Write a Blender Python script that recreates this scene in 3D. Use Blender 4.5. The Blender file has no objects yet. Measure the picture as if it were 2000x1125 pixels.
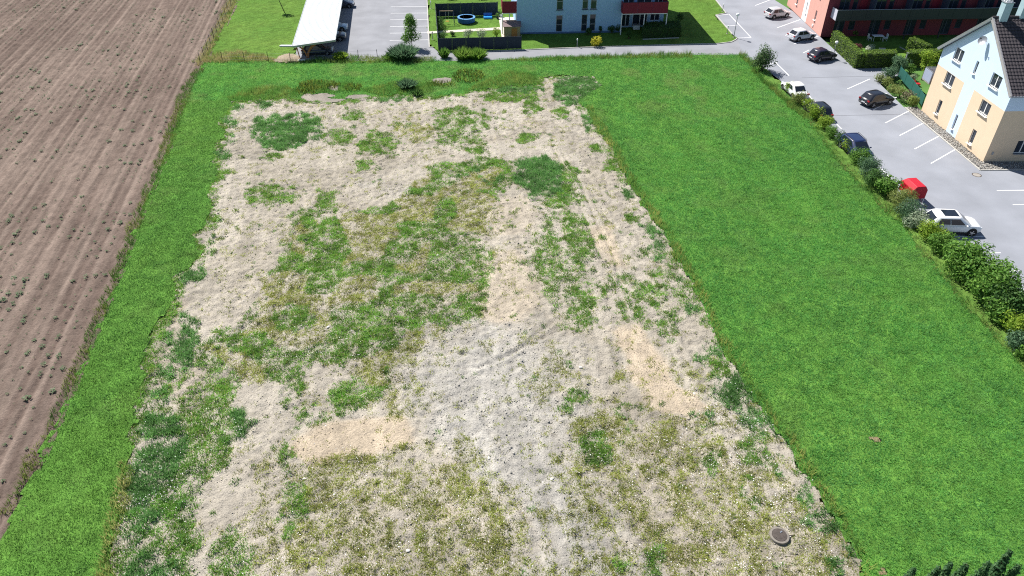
import bpy, bmesh, math, random
import numpy as np
from mathutils import Vector, geometry
random.seed(7); rng = np.random.default_rng(11)
SC = bpy.context.scene
COL = SC.collection
R = math.radians
# ------------------------------------------------------------------ camera
CAM_H, FPX, PITCH = 34.0, 1415.0, R(37.12)
cd = bpy.data.cameras.new('camera'); co = bpy.data.objects.new('camera', cd); COL.objects.link(co)
co.location = (0, 0, CAM_H); co.rotation_euler = (R(90) - PITCH, 0, 0)
cd.sensor_width = 36; cd.lens = 36 * FPX / 2000.0; cd.clip_end = 6000
SC.camera = co
# ------------------------------------------------------------------ sky, sun, exposure
SUN_AZ = (-0.67, 0.74)      # horizontal direction towards the sun
SUN_EL = R(51)
w = bpy.data.worlds.new('World'); SC.world = w; w.use_nodes = True
nt = w.node_tree; sk = nt.nodes.new('ShaderNodeTexSky'); sk.sky_type = 'NISHITA'; sk.sun_disc = False
sk.sun_elevation = SUN_EL; sk.sun_rotation = math.atan2(SUN_AZ[0], SUN_AZ[1]) % (2 * math.pi)
sk.air_density = 1.0; sk.dust_density = 0.6; sk.ozone_density = 2.0
nt.links.new(sk.outputs[0], nt.nodes['Background'].inputs[0]); nt.nodes['Background'].inputs[1].default_value = 0.062
sl = bpy.data.lights.new('sun', 'SUN'); sl.energy = 5.0; sl.angle = R(0.53); sl.color = (1.0, 0.955, 0.89)
so = bpy.data.objects.new('sun', sl); COL.objects.link(so); so.location = (-40, 60, 80)
_a = Vector((SUN_AZ[0], SUN_AZ[1], 0)).normalized() * math.cos(SUN_EL)
so.rotation_euler = Vector((_a.x, _a.y, math.sin(SUN_EL))).to_track_quat('Z', 'Y').to_euler()
SC.view_settings.view_transform = 'Standard'; SC.view_settings.look = 'None'
SC.view_settings.exposure = 0.75; SC.view_settings.gamma = 1.0; SC.view_settings.use_curve_mapping = False
SC.render.engine = 'CYCLES'; SC.cycles.max_bounces = 6; SC.cycles.use_denoising = False; SC.cycles.filter_width = 1.1; SC.cycles.use_adaptive_sampling = False

# ------------------------------------------------------------------ survey helpers
_c, _s = math.cos(PITCH), math.sin(PITCH)
def G(u, v, z=0.0):
    """ground position (metres) of a surveyed point of the aerial photograph, 2000 x 1125"""
    dy = FPX * _c - (v - 562.5) * _s; dz = -FPX * _s - (v - 562.5) * _c
    t = (z - CAM_H) / dz
    return ((u - 1000) * t, dy * t)
def GP(pts): return np.array([G(*p) for p in pts])
def pxm(v): return CAM_H / (FPX * _s + (v - 562.5) * _c)
K = CAM_H / 30.0
def ell(u, v, ru, rv, n=14):
    return [(u + ru * math.cos(a), v + rv * math.sin(a)) for a in np.linspace(0, 2 * math.pi, n, endpoint=False)]
def inpoly(x, y, P):
    inside = np.zeros(np.shape(x), bool); n = len(P); j = n - 1
    for i in range(n):
        xi, yi = P[i]; xj, yj = P[j]
        if yi != yj:
            inside ^= ((yi > y) != (yj > y)) & (x < (xj - xi) * (y - yi) / (yj - yi) + xi)
        j = i
    return inside
_tab = {}
def vnoise(x, y, scale, seed=0):
    if seed not in _tab: _tab[seed] = np.random.default_rng(900 + seed).random((256, 256))
    T = _tab[seed]
    x = np.asarray(x) / scale + 1000; y = np.asarray(y) / scale + 1000
    xi = np.floor(x).astype(int); yi = np.floor(y).astype(int); fx = x - xi; fy = y - yi
    fx = fx * fx * (3 - 2 * fx); fy = fy * fy * (3 - 2 * fy)
    a = T[xi % 256, yi % 256]; b = T[(xi + 1) % 256, yi % 256]; c = T[xi % 256, (yi + 1) % 256]; d = T[(xi + 1) % 256, (yi + 1) % 256]
    return a * (1 - fx) * (1 - fy) + b * fx * (1 - fy) + c * (1 - fx) * fy + d * fx * fy
def fbm(x, y, scale, octv=3, seed=0):
    r = 0; a = .5; t = 0
    for i in range(octv):
        r = r + a * vnoise(x, y, scale / 2 ** i, seed * 7 + i); t += a; a *= .55
    return r / t
def srgb(r, g, b):
    f = lambda c: (c / 255) / 12.92 if c <= 10 else (((c / 255) + .055) / 1.055) ** 2.4
    return np.array([f(r), f(g), f(b)])

# ------------------------------------------------------------------ materials
def _new(name):
    m = bpy.data.materials.new(name); m.use_nodes = True; n = m.node_tree
    return m, n, n.nodes['Principled BSDF']
def mat(name, col, rough=.7, metal=0.0, var=.12, scale=3.0, bump=0.0, bscale=20.0, spec=.35, coat=0.0):
    m, n, p = _new(name); L = n.links
    p.inputs['Roughness'].default_value = rough; p.inputs['Metallic'].default_value = metal
    p.inputs['Specular IOR Level'].default_value = spec
    if coat: p.inputs['Coat Weight'].default_value = coat; p.inputs['Coat Roughness'].default_value = .06
    tc = n.nodes.new('ShaderNodeTexCoord')
    if var > 0:
        no = n.nodes.new('ShaderNodeTexNoise'); no.inputs['Scale'].default_value = scale; no.inputs['Detail'].default_value = 5
        L.new(tc.outputs['Object'], no.inputs['Vector'])
        mr = n.nodes.new('ShaderNodeMapRange'); mr.inputs[1].default_value = .25; mr.inputs[2].default_value = .75
        mr.inputs[3].default_value = 1 - var; mr.inputs[4].default_value = 1 + var
        L.new(no.outputs[0], mr.inputs[0])
        mx = n.nodes.new('ShaderNodeVectorMath'); mx.operation = 'SCALE'; mx.inputs[0].default_value = tuple(col)
        L.new(mr.outputs[0], mx.inputs['Scale']); L.new(mx.outputs[0], p.inputs['Base Color'])
    else: p.inputs['Base Color'].default_value = (*col, 1)
    if bump:
        b = n.nodes.new('ShaderNodeTexNoise'); b.inputs['Scale'].default_value = bscale; b.inputs['Detail'].default_value = 6
        L.new(tc.outputs['Object'], b.inputs['Vector'])
        bn = n.nodes.new('ShaderNodeBump'); bn.inputs['Strength'].default_value = bump; bn.inputs['Distance'].default_value = .05
        L.new(b.outputs[0], bn.inputs['Height']); L.new(bn.outputs[0], p.inputs['Normal'])
    return m
def mat_attr(name, rough=.6, trans=.0, bump=0.0, bscale=6.0, var=0.0, vscale=5.0, spec=.2):
    """colour from the 'col' attribute (what the thing itself is coloured), fine grain from noise"""
    m, n, p = _new(name); L = n.links
    at = n.nodes.new('ShaderNodeAttribute'); at.attribute_name = 'col'
    src = at.outputs['Color']
    tc = n.nodes.new('ShaderNodeTexCoord')
    if var:
        no = n.nodes.new('ShaderNodeTexNoise'); no.inputs['Scale'].default_value = vscale; no.inputs['Detail'].default_value = 6; no.inputs['Roughness'].default_value = .7
        L.new(tc.outputs['Object'], no.inputs['Vector'])
        mr = n.nodes.new('ShaderNodeMapRange'); mr.inputs[1].default_value = .3; mr.inputs[2].default_value = .7
        mr.inputs[3].default_value = 1 - var; mr.inputs[4].default_value = 1 + var; L.new(no.outputs[0], mr.inputs[0])
        mx = n.nodes.new('ShaderNodeVectorMath'); mx.operation = 'SCALE'
        L.new(src, mx.inputs[0]); L.new(mr.outputs[0], mx.inputs['Scale']); src = mx.outputs[0]
    L.new(src, p.inputs['Base Color']); p.inputs['Roughness'].default_value = rough; p.inputs['Specular IOR Level'].default_value = spec
    if bump:
        b = n.nodes.new('ShaderNodeTexNoise'); b.inputs['Scale'].default_value = bscale; b.inputs['Detail'].default_value = 8; b.inputs['Roughness'].default_value = .7
        L.new(tc.outputs['Object'], b.inputs['Vector'])
        bn = n.nodes.new('ShaderNodeBump'); bn.inputs['Strength'].default_value = bump; bn.inputs['Distance'].default_value = .13
        L.new(b.outputs[0], bn.inputs['Height']); L.new(bn.outputs[0], p.inputs['Normal'])
    if trans:
        t = n.nodes.new('ShaderNodeBsdfTranslucent'); L.new(src, t.inputs['Color'])
        ms = n.nodes.new('ShaderNodeMixShader'); ms.inputs[0].default_value = trans
        L.new(p.outputs[0], ms.inputs[1]); L.new(t.outputs[0], ms.inputs[2])
        L.new(ms.outputs[0], n.nodes['Material Output'].inputs['Surface'])
    return m
M = dict(
    soil=mat_attr('soil', .95, 0, 1.0, 8.0, .26, 9.0, .05),
    field=mat_attr('ploughed_soil', .95, 0, .8, 6.0, .22, 5.0, .05),
    turf=mat_attr('turf', .9, 0, .6, 5.0, .25, 3.0, .05),
    blade=mat_attr('grass_blade', .6, .5, spec=.15),
    leaf=mat_attr('leaf', .6, .42, spec=.15),
    stone=mat_attr('stone', .85, 0, var=.1, vscale=20),
    petal=mat_attr('petal', .7, .2),
    terrain=mat('far_grass', (.07, .16, .03), .95, var=.3, scale=.15, bump=.4, bscale=3),
    asphalt=mat('asphalt', (.248, .261, .292), .9, var=.13, scale=.30, bump=.12, bscale=60, spec=.2),
    asphalt2=mat('older_asphalt', (.238, .244, .264), .9, var=.14, scale=.4, bump=.12, bscale=50, spec=.2),
    joint=mat('bitumen_joint', (.05, .05, .055), .8, var=.1),
    kerb=mat('kerb_concrete', (.42, .41, .38), .9, var=.15, scale=2, bump=.2, bscale=30),
    line=mat('road_paint', (.78, .78, .78), .7, var=.06, scale=6),
    conc=mat('concrete', (.30, .275, .245), .9, var=.18, scale=4, bump=.3, bscale=25),
    iron=mat('cast_iron', (.085, .07, .062), .7, .3, var=.25, scale=9, bump=.3, bscale=40),
    blue=mat('pale_blue_render', (.60, .72, .88), .9, var=.03, scale=1.5, bump=.015, bscale=25, spec=.1),
    wblue=mat('light_blue_render', (.33, .51, .72), .9, var=.03, scale=1.2, bump=.015, bscale=25, spec=.1),
    plinth=mat('blue_plinth', (.09, .16, .30), .9, var=.06),
    beige=mat('apricot_render', (.72, .565, .405), .9, var=.03, scale=1.5, bump=.015, bscale=25, spec=.1),
    salmon=mat('salmon_render', (.66, .36, .30), .9, var=.04, scale=1.2, bump=.015, bscale=25, spec=.1),
    redr=mat('dark_red_panel', (.20, .012, .032), .6, var=.08, scale=2),
    redw=mat('shade_darkened_red_render', (.17, .035, .05), .85, var=.06),  # red front of the salmon house, its deep shade darkened into the colour
    white=mat('white_paint', (.80, .80, .79), .6, var=.04),
    whitem=mat('white_sheet_metal', (.58, .61, .61), .55, .0, var=.05, scale=.8, spec=.3),
    greym=mat('grey_sheet_metal', (.35, .37, .40), .45, .4, var=.08),
    lbluem=mat('pale_cladding', (.42, .56, .62), .5, .2, var=.06),
    darkm=mat('anthracite_metal', (.035, .042, .055), .5, .2, var=.08),
    navy=mat('blue_grey_panel', (.055, .075, .12), .6, .0, var=.08),
    steel=mat('galvanised_steel', (.5, .52, .54), .35, .8, var=.1),
    glass=mat('window_glass', (.025, .035, .05), .06, var=0, spec=.6),
    carglass=mat('car_glass', (.012, .016, .024), .05, var=0, spec=.6),
    rubber=mat('rubber', (.012, .012, .013), .8, var=.1),
    rim=mat('alloy_rim', (.42, .43, .45), .35, .7, var=.05),
    trim=mat('black_trim', (.02, .02, .022), .6, var=.05),
    tail=mat('red_lens', (.35, .01, .012), .2, var=0),
    lamp=mat('clear_lens', (.75, .77, .8), .1, .2, var=0),
    plate=mat('number_plate', (.75, .75, .76), .5, var=0),
    tile=mat('roof_tile', (.047, .040, .046), .75, var=.25, scale=6, bump=.2, bscale=30),
    wood=mat('glulam_timber', (.42, .17, .06), .6, var=.15, scale=3),
    wood2=mat('weathered_timber', (.36, .27, .18), .8, var=.2, scale=5),
    fenceg=mat('dark_fence_board', (.022, .034, .052), .75, var=.2, scale=4),
    greenf=mat('green_screen_panel', (.02, .11, .09), .7, var=.12, scale=4),
    bark=mat('bark', (.11, .08, .055), .9, var=.3, scale=8, bump=.4, bscale=20),
    post=mat('dark_post', (.04, .035, .03), .85, var=.2),
    tblue=mat('blue_vinyl', (.02, .10, .36), .4, var=.05),
    tblack=mat('black_mat', (.015, .02, .035), .7, var=.1),
    sblue=mat('bright_blue_plastic', (.03, .28, .72), .35, var=.05),
    yellow=mat('yellow_plastic', (.8, .42, .08), .4, var=.05),
    redp=mat('red_tarpaulin', (.42, .006, .020), .6, var=.06, scale=2, bump=.15, bscale=5),
    paver=mat('pale_paver', (.55, .49, .42), .9, var=.15, scale=3, bump=.2, bscale=30),
    dirtpile=mat('dry_earth', (.34, .26, .18), .95, var=.15, scale=2, bump=.6, bscale=10),
    globe=mat('white_globe', (.85, .86, .86), .25, var=0),
)
def paint(name, col, metal=.0): return mat(name, col, .32, metal, var=0, spec=.5, coat=.7)

# ------------------------------------------------------------------ object helpers
def tag(o, label, cat=None, group=None, kind=None):
    o['label'] = label
    if cat: o['category'] = cat
    if group: o['group'] = group
    if kind: o['kind'] = kind
    return o
def thing(name, label, cat, loc=(0, 0, 0), rz=0.0, group=None):
    o = bpy.data.objects.new(name, None); COL.objects.link(o); o.empty_display_size = .3
    o.location = loc; o.rotation_euler = (0, 0, rz); return tag(o, label, cat, group)
def link(name, me, parent=None):
    o = bpy.data.objects.new(name, me); COL.objects.link(o)
    if parent is not None: o.parent = parent
    return o
class MB:
    """collects shapes of one part; off = origin of the thing it belongs to"""
    def __init__(s, off=(0, 0, 0)): s.v = []; s.f = []; s.m = []; s.off = off
    def add(s, V, F, m=0):
        b = len(s.v); s.v += [tuple(p) for p in V]; s.f += [tuple(b + i for i in q) for q in F]; s.m += [m] * len(F); return s
    def box(s, c, d, rz=0.0, m=0, tilt=None):
        x, y, z = d[0] / 2, d[1] / 2, d[2] / 2; V = []
        ca, sa = math.cos(rz), math.sin(rz)
        for k in (-z, z):
            for (i, j) in ((-x, -y), (x, -y), (x, y), (-x, y)):
                V.append((c[0] + i * ca - j * sa, c[1] + i * sa + j * ca, c[2] + k))
        return s.add(V, [(3, 2, 1, 0), (4, 5, 6, 7), (0, 1, 5, 4), (1, 2, 6, 5), (2, 3, 7, 6), (3, 0, 4, 7)], m)
    def prism(s, P, z0, z1, m=0):
        n = len(P); V = [(p[0], p[1], z0) for p in P] + [(p[0], p[1], z1) for p in P]
        F = [(i, (i + 1) % n, n + (i + 1) % n, n + i) for i in range(n)]
        T = geometry.tessellate_polygon([[Vector((p[0], p[1], 0)) for p in P]])
        return s.add(V, F + [(a + n, b + n, c + n) for a, b, c in T] + [(c, b, a) for a, b, c in T], m)
    def sheet(s, P, z, m=0):
        T = geometry.tessellate_polygon([[Vector((p[0], p[1], 0)) for p in P]])
        return s.add([(p[0], p[1], z) for p in P], T, m)
    def tube(s, pts, rad, n=8, m=0, cap=True):
        pts = [Vector(p) for p in pts]
        if not isinstance(rad, (list, tuple)): rad = [rad] * len(pts)
        V = []; up0 = Vector((0, 0, 1))
        for i, p in enumerate(pts):
            d = (pts[min(i + 1, len(pts) - 1)] - pts[max(i - 1, 0)]).normalized()
            a = d.cross(up0); a = d.cross(Vector((1, 0, 0))) if a.length < .05 else a
            a.normalize(); b = d.cross(a)
            for k in range(n):
                t = 2 * math.pi * k / n; V.append(p + (a * math.cos(t) + b * math.sin(t)) * rad[i])
        F = [(i * n + k, i * n + (k + 1) % n, (i + 1) * n + (k + 1) % n, (i + 1) * n + k) for i in range(len(pts) - 1) for k in range(n)]
        if cap: F += [tuple(range(n - 1, -1, -1)), tuple((len(pts) - 1) * n + k for k in range(n))]
        return s.add(V, F, m)
    def lathe(s, c, prof, n=24, m=0, sx=1.0):
        V = [(c[0] + r * sx * math.cos(2 * math.pi * k / n), c[1] + r * math.sin(2 * math.pi * k / n), c[2] + z) for r, z in prof for k in range(n)]
        F = [(i * n + k, i * n + (k + 1) % n, (i + 1) * n + (k + 1) % n, (i + 1) * n + k) for i in range(len(prof) - 1) for k in range(n)]
        F += [tuple(range(n - 1, -1, -1)), tuple((len(prof) - 1) * n + k for k in range(n))]
        return s.add(V, F, m)
    def build(s, name, mats, parent=None, smooth=None, bevel=0.0):
        me = bpy.data.meshes.new(name); o = s.off
        me.from_pydata([(p[0] - o[0], p[1] - o[1], p[2] - o[2]) for p in s.v], [], s.f)
        for k in (mats if isinstance(mats, (list, tuple)) else [mats]): me.materials.append(k)
        me.polygons.foreach_set('material_index', s.m)
        bm = bmesh.new(); bm.from_mesh(me); bmesh.ops.recalc_face_normals(bm, faces=bm.faces); bm.to_mesh(me); bm.free()
        if smooth is not None:
            me.polygons.foreach_set('use_smooth', [True] * len(me.polygons)); me.set_sharp_from_angle(angle=R(smooth))
        me.update(); ob = link(name, me, parent)
        if bevel:
            b = ob.modifiers.new('edge', 'BEVEL'); b.width = bevel; b.segments = 2; b.limit_method = 'ANGLE'
        return ob
def np_mesh(name, V, F, cols, material, parent=None, smooth=False, domain='FACE'):
    """large mesh straight from arrays (V n x 3, F m x k)"""
    me = bpy.data.meshes.new(name); V = np.ascontiguousarray(V, np.float32); F = np.ascontiguousarray(F, np.int32); k = F.shape[1]
    me.vertices.add(len(V)); me.vertices.foreach_set('co', V.ravel())
    me.loops.add(F.size); me.loops.foreach_set('vertex_index', F.ravel())
    me.polygons.add(len(F)); me.polygons.foreach_set('loop_start', np.arange(0, F.size, k, dtype=np.int32))
    try: me.polygons.foreach_set('loop_total', np.full(len(F), k, np.int32))
    except Exception: pass
    me.update(calc_edges=True)
    if cols is not None:
        a = me.color_attributes.new('col', 'FLOAT_COLOR', 'POINT') if domain == 'POINT' else me.attributes.new('col', 'FLOAT_COLOR', 'FACE')
        c4 = np.ones((len(cols), 4), np.float32); c4[:, :3] = np.clip(cols, 0, 1); a.data.foreach_set('color', c4.ravel())
    if smooth: me.polygons.foreach_set('use_smooth', np.ones(len(F), bool))
    me.materials.append(material); return link(name, me, parent)
def blades(P, h, wd, lean=.5, per=1, spread=.05):
    """triangular grass blades: P n x 3, h/wd arrays -> V, F (n*per triangles)"""
    n = len(P) * per; P = np.repeat(P, per, 0); h = np.repeat(h, per) * rng.uniform(.6, 1.15, n); wd = np.repeat(wd, per) if np.ndim(wd) else np.full(n, wd)
    a = rng.uniform(0, 2 * np.pi, n); r = rng.uniform(0, 1, n) ** .5 * spread
    base = P.copy(); base[:, 0] += r * np.cos(a); base[:, 1] += r * np.sin(a)
    l = rng.uniform(.1, 1, n) * lean; b = a + rng.normal(0, .7, n)
    tip = base.copy(); tip[:, 0] += h * l * np.cos(b); tip[:, 1] += h * l * np.sin(b); tip[:, 2] += h * np.sqrt(np.clip(1 - l * l * .6, .2, 1))
    t = rng.uniform(0, np.pi, n); dx = np.cos(t) * wd / 2; dy = np.sin(t) * wd / 2
    V = np.empty((n, 3, 3)); V[:, 0] = base; V[:, 1] = base; V[:, 2] = tip
    V[:, 0, 0] -= dx; V[:, 0, 1] -= dy; V[:, 1, 0] += dx; V[:, 1, 1] += dy
    return V.reshape(-1, 3), np.arange(n * 3).reshape(-1, 3)
def grid_region(name, polys, holes, step, zf, cf, material, box=None):
    """ground sheet: square cells whose centre lies in the region"""
    A = np.vstack(polys); x0, y0 = A.min(0) - step; x1, y1 = A.max(0) + step
    xs = np.arange(x0, x1, step); ys = np.arange(y0, y1, step)
    X, Y = np.meshgrid(xs, ys, indexing='ij'); cx = X[:-1, :-1] + step / 2; cy = Y[:-1, :-1] + step / 2
    wx = (fbm(cx, cy, 1.2, 2, 3) - .5) * .9; wy = (fbm(cx, cy, 1.2, 2, 5) - .5) * .9
    ok = np.zeros(cx.shape, bool)
    for P in polys: ok |= inpoly(cx + wx, cy + wy, P)
    for P in holes: ok &= ~inpoly(cx + wx, cy + wy, P)
    idx = np.arange(X.size).reshape(X.shape)
    F = np.stack([idx[:-1, :-1], idx[1:, :-1], idx[1:, 1:], idx[:-1, 1:]], -1)[ok]
    used = np.unique(F); mp = np.full(X.size, -1); mp[used] = np.arange(len(used)); F = mp[F]
    x = X.ravel()[used]; y = Y.ravel()[used]
    return np_mesh(name, np.stack([x, y, zf(x, y)], 1), F, cf(x, y), material, smooth=True, domain='POINT')
def scatter(P, n, holes=(), warp=.6):
    """n random ground points within polygon P"""
    x0, y0 = P.min(0); x1, y1 = P.max(0)
    x = rng.uniform(x0, x1, n); y = rng.uniform(y0, y1, n)
    wx = (fbm(x, y, 1.2, 2, 3) - .5) * warp; wy = (fbm(x, y, 1.2, 2, 5) - .5) * warp
    k = inpoly(x + wx, y + wy, P)
    for h in holes: k &= ~inpoly(x + wx, y + wy, h)
    return x[k], y[k]

# ================================================================== GROUND
# ---- outlines, surveyed
PLOT = GP([(455,198),(520,193),(565,191),(590,196),(640,200),(700,193),(745,186),(800,184),(850,189),(905,182),(950,173),(1000,168),(1045,166),(1055,150),(1100,147),(1160,150),(1175,166),(1148,184),(1132,196),(1150,225),(1175,260),(1192,282),(1215,330),(1240,375),(1257,402),(1290,450),(1320,500),(1350,557),(1390,642),(1420,690),(1460,760),(1497,807),(1525,855),(1560,910),(1616,982),(1645,1040),(1677,1093),(1740,1230),(1800,1330),
   (150,1330),(195,1180),(222,1080),(238,960),(248,880),(262,820),(275,770),(290,730),(285,690),(300,640),(330,600),(345,575),(338,545),(372,520),(392,490),(375,460),(405,440),(412,400),(402,380),(428,335),(413,300),(438,262),(428,232),(450,212)])
FIELD_E = [(-120,1280),(-45,1110),(7,1007),(86,838),(145,705),(207,560),(262,420),(317,285),(357,172),(395,116),(425,60),(457,0),(485,-60),(520,-150)]
MEADOW = GP([(-120,1330)] + FIELD_E[1:10] + [(440,121),(560,119),(700,117),(845,118),(952,117),(1070,111),(1180,109),(1360,106),(1450,107),(1482,134),(1510,165),(1545,200),(1580,225),(1610,275),(1656,330),(1722,398),(1772,446),(1815,505),(1890,596),(1968,681),(2060,790),(2300,1080),(2420,1330)]) + np.array([.55, .25])
# bare / grey spots inside the band of grass at the far end of the plot
SPOTS = [GP(p) for p in ([(588,190),(600,183),(625,187),(640,192),(680,194),(660,199),(610,202)], ell(652,172,9,5), ell(632,186,22,4), ell(865,157,18,6), ell(700,190,25,5), ell(1714,858,9,5), ell(1733,1117,10,6))]

# ---- terrain to the horizon
MB().sheet([(-3000, -600), (3000, -600), (3000, 5000), (-3000, 5000)], -.45).build('terrain', M['terrain'])
tag(bpy.data.objects['terrain'], 'green grassland stretching away around the plot', 'terrain', kind='structure')

# ---- soil colour zones
ROW = np.array([-.186, .983])   # direction of the crop rows and of the plot
TAN, PALE, GREY, SAND, PINK = (np.array(c) for c in ((.338,.304,.249),(.398,.363,.305),(.385,.367,.330),(.455,.380,.285),(.335,.285,.225)))
ZONES = [(GP(p), c, a) for p, c, a in (
   ([(800,700),(845,655),(900,640),(965,615),(1010,640),(1050,700),(1100,760),(1130,820),(1115,880),(1135,940),(1200,1010),(1265,1130),(1270,1330),(1060,1330),(1040,1125),(985,970),(880,890),(815,800),(788,735)], GREY, .95),
   (ell(890,770,70,60), GREY, .6), (ell(1060,720,110,90), GREY, .5), (ell(1120,900,90,120), GREY, .4), (ell(765,368,36,13), GREY, 1), (ell(614,388,10,28), GREY, .8), (ell(585,790,10,30), GREY, .9), (ell(540,790,22,12), GREY, .7), (ell(1276,922,12,18), GREY, 1), (ell(1100,985,18,45), GREY, .9),
   ([(570,860),(640,822),(800,812),(806,868),(720,885),(600,905)], SAND, 1.0), ([(1190,645),(1245,625),(1290,685),(1325,745),(1385,790),(1350,810),(1275,800),(1250,745),(1215,700)], SAND, 1.0),
   ([(1145,440),(1190,432),(1210,480),(1222,525),(1190,522),(1160,470)], SAND, .7), (ell(985,560,70,75), SAND, .45), (ell(1000,420,50,40), SAND, .3), (ell(870,1000,40,14), SAND, .3),
   (ell(1035,240,30,12), PINK, .4), (ell(330,640,40,60), PINK, .5), (ell(340,740,60,60), PINK, .4),
   ([(880,290),(960,275),(1090,268),(1110,290),(1085,305),(960,318),(890,312)], PALE, .9), ([(1095,300),(1130,300),(1155,400),(1190,440),(1150,450),(1120,380)], PALE, .8), (ell(820,340,60,25), PALE, .7), (ell(620,300,90,30), PALE, .4), (ell(950,235,80,30), PALE, .7),
   (ell(715,1045,20,26), PALE, .9), (ell(505,770,45,30), PALE, .6), (ell(730,790,30,25), PALE, .5), (ell(440,960,60,60), PALE, .3), (ell(790,200,100,16), PALE, .5))]
def streak(x, y, a, b, seed):
    s = x * ROW[1] - y * ROW[0]; q = x * ROW[0] + y * ROW[1]; s = s + (fbm(x, y, 9, 2, seed + 1) - .5) * 2.5
    return fbm(s / b, q / a, 1.0, 3, seed)
def soil_col(x, y):
    n1 = fbm(x, y, 7, 4, 21)[:, None]; n2 = fbm(x, y, .9, 3, 22)[:, None]
    c = TAN + (PALE - TAN) * np.clip((n1 - .35) * 2.2, 0, 1)
    wx = (fbm(x, y, 1.6, 3, 31) - .5) * 2.6; wy = (fbm(x, y, 1.6, 3, 33) - .5) * 2.6
    soft = fbm(x, y, .5, 2, 35)
    for P, col, a in ZONES:
        hit = np.zeros(len(x))
        ww = .45 if col is SAND else 1.0
        sp = 2.6 if col is GREY else .35
        for k in (-1, -.5, 0, .5, 1): hit += inpoly(x + wx * ww + k * sp, y + wy * ww - k * sp * .7, P) / 5
        q = (np.clip(hit * 1.3 - soft * .4, 0, 1) * a)[:, None]; c = c * (1 - q) + col * q
    damp = np.clip((fbm(x, y, 2.2, 3, 41) - .6) * 5, 0, 1)[:, None]
    c = c * (1 - .16 * damp)
    st = streak(x, y, 7.0, .55, 45)[:, None]; st2 = streak(x, y, 14.0, 1.6, 46)[:, None]
    c = c * (.86 + .28 * st) * (.90 + .20 * st2)
    return c * (.78 + .44 * n2)
RUTS = [[(1100,300),(1135,360),(1165,430),(1200,500),(1215,560)], [(1080,285),(1115,345),(1140,420),(1178,505)], [(900,690),(980,700),(1060,660)], [(930,720),(1000,690),(1080,630)],
        [(1060,960),(1120,1050),(1200,1160)], [(1130,930),(1200,1030),(1290,1160)], [(1010,980),(1060,1060),(1120,1170)], [(640,250),(560,245),(470,250)], [(870,270),(960,250),(1080,262),(1150,300)], [(930,780),(950,830),(1000,900)]]
RUTS = [GP(p) for p in RUTS]
def soil_z(x, y):
    z = (fbm(x, y, 5, 2, 51) - .5) * .16 - np.abs(fbm(x, y, .75, 3, 52) - .5) * .20 + (fbm(x, y, .34, 2, 55) - .5) * .22
    flat = np.zeros(len(x))
    for P, c, a in ZONES:
        if c is SAND or c is PALE: flat = np.maximum(flat, inpoly(x, y, P) * a)
    z = z * (1 - .55 * flat) + (streak(x, y, 6.0, .42, 45) - .5) * .12
    for P in RUTS:
        d = np.full(len(x), 9.)
        for a, b in zip(P, P[1:]):
            ab = b - a; t = np.clip(((x - a[0]) * ab[0] + (y - a[1]) * ab[1]) / (ab @ ab), 0, 1)
            d = np.minimum(d, np.hypot(x - a[0] - t * ab[0], y - a[1] - t * ab[1]))
        z = z - .07 * np.exp(-(d / .16) ** 2) + .04 * np.exp(-((d - .34) / .14) ** 2)
    return z - .02
o = grid_region('building_plot', [PLOT * 1.0], [], .125, soil_z, soil_col, M['soil'])
tag(o, 'bare tan and grey soil of the empty building plot', 'soil', kind='structure')
# spots of grey soil within the grass
for P in SPOTS:
    o = grid_region('bare_patch', [P], [], .2, lambda x, y: .02 + soil_z(x, y) * .3, lambda x, y: soil_col(x, y) * np.where(x[0] > 14, np.array([.72, .60, .45]), np.array([.8, .8, .84])), M['soil'])
SPOTN = ['grey bare patch in the far grass left of the yellow flowers', 'small bare spot behind the grey patch in the far grass', 'thin bare strip beside the grey patch in far grass', 'grey bare patch beside yellow blooms in the far grass', 'bare strip at the far edge of the plot by the reeds', 'small brown bare spot in the right meadow', 'small bare spot at the near edge of the right meadow']
for o, l in zip([q for q in bpy.data.objects if q.name.startswith('bare_patch')], SPOTN): tag(o, l, 'soil', kind='structure')

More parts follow.
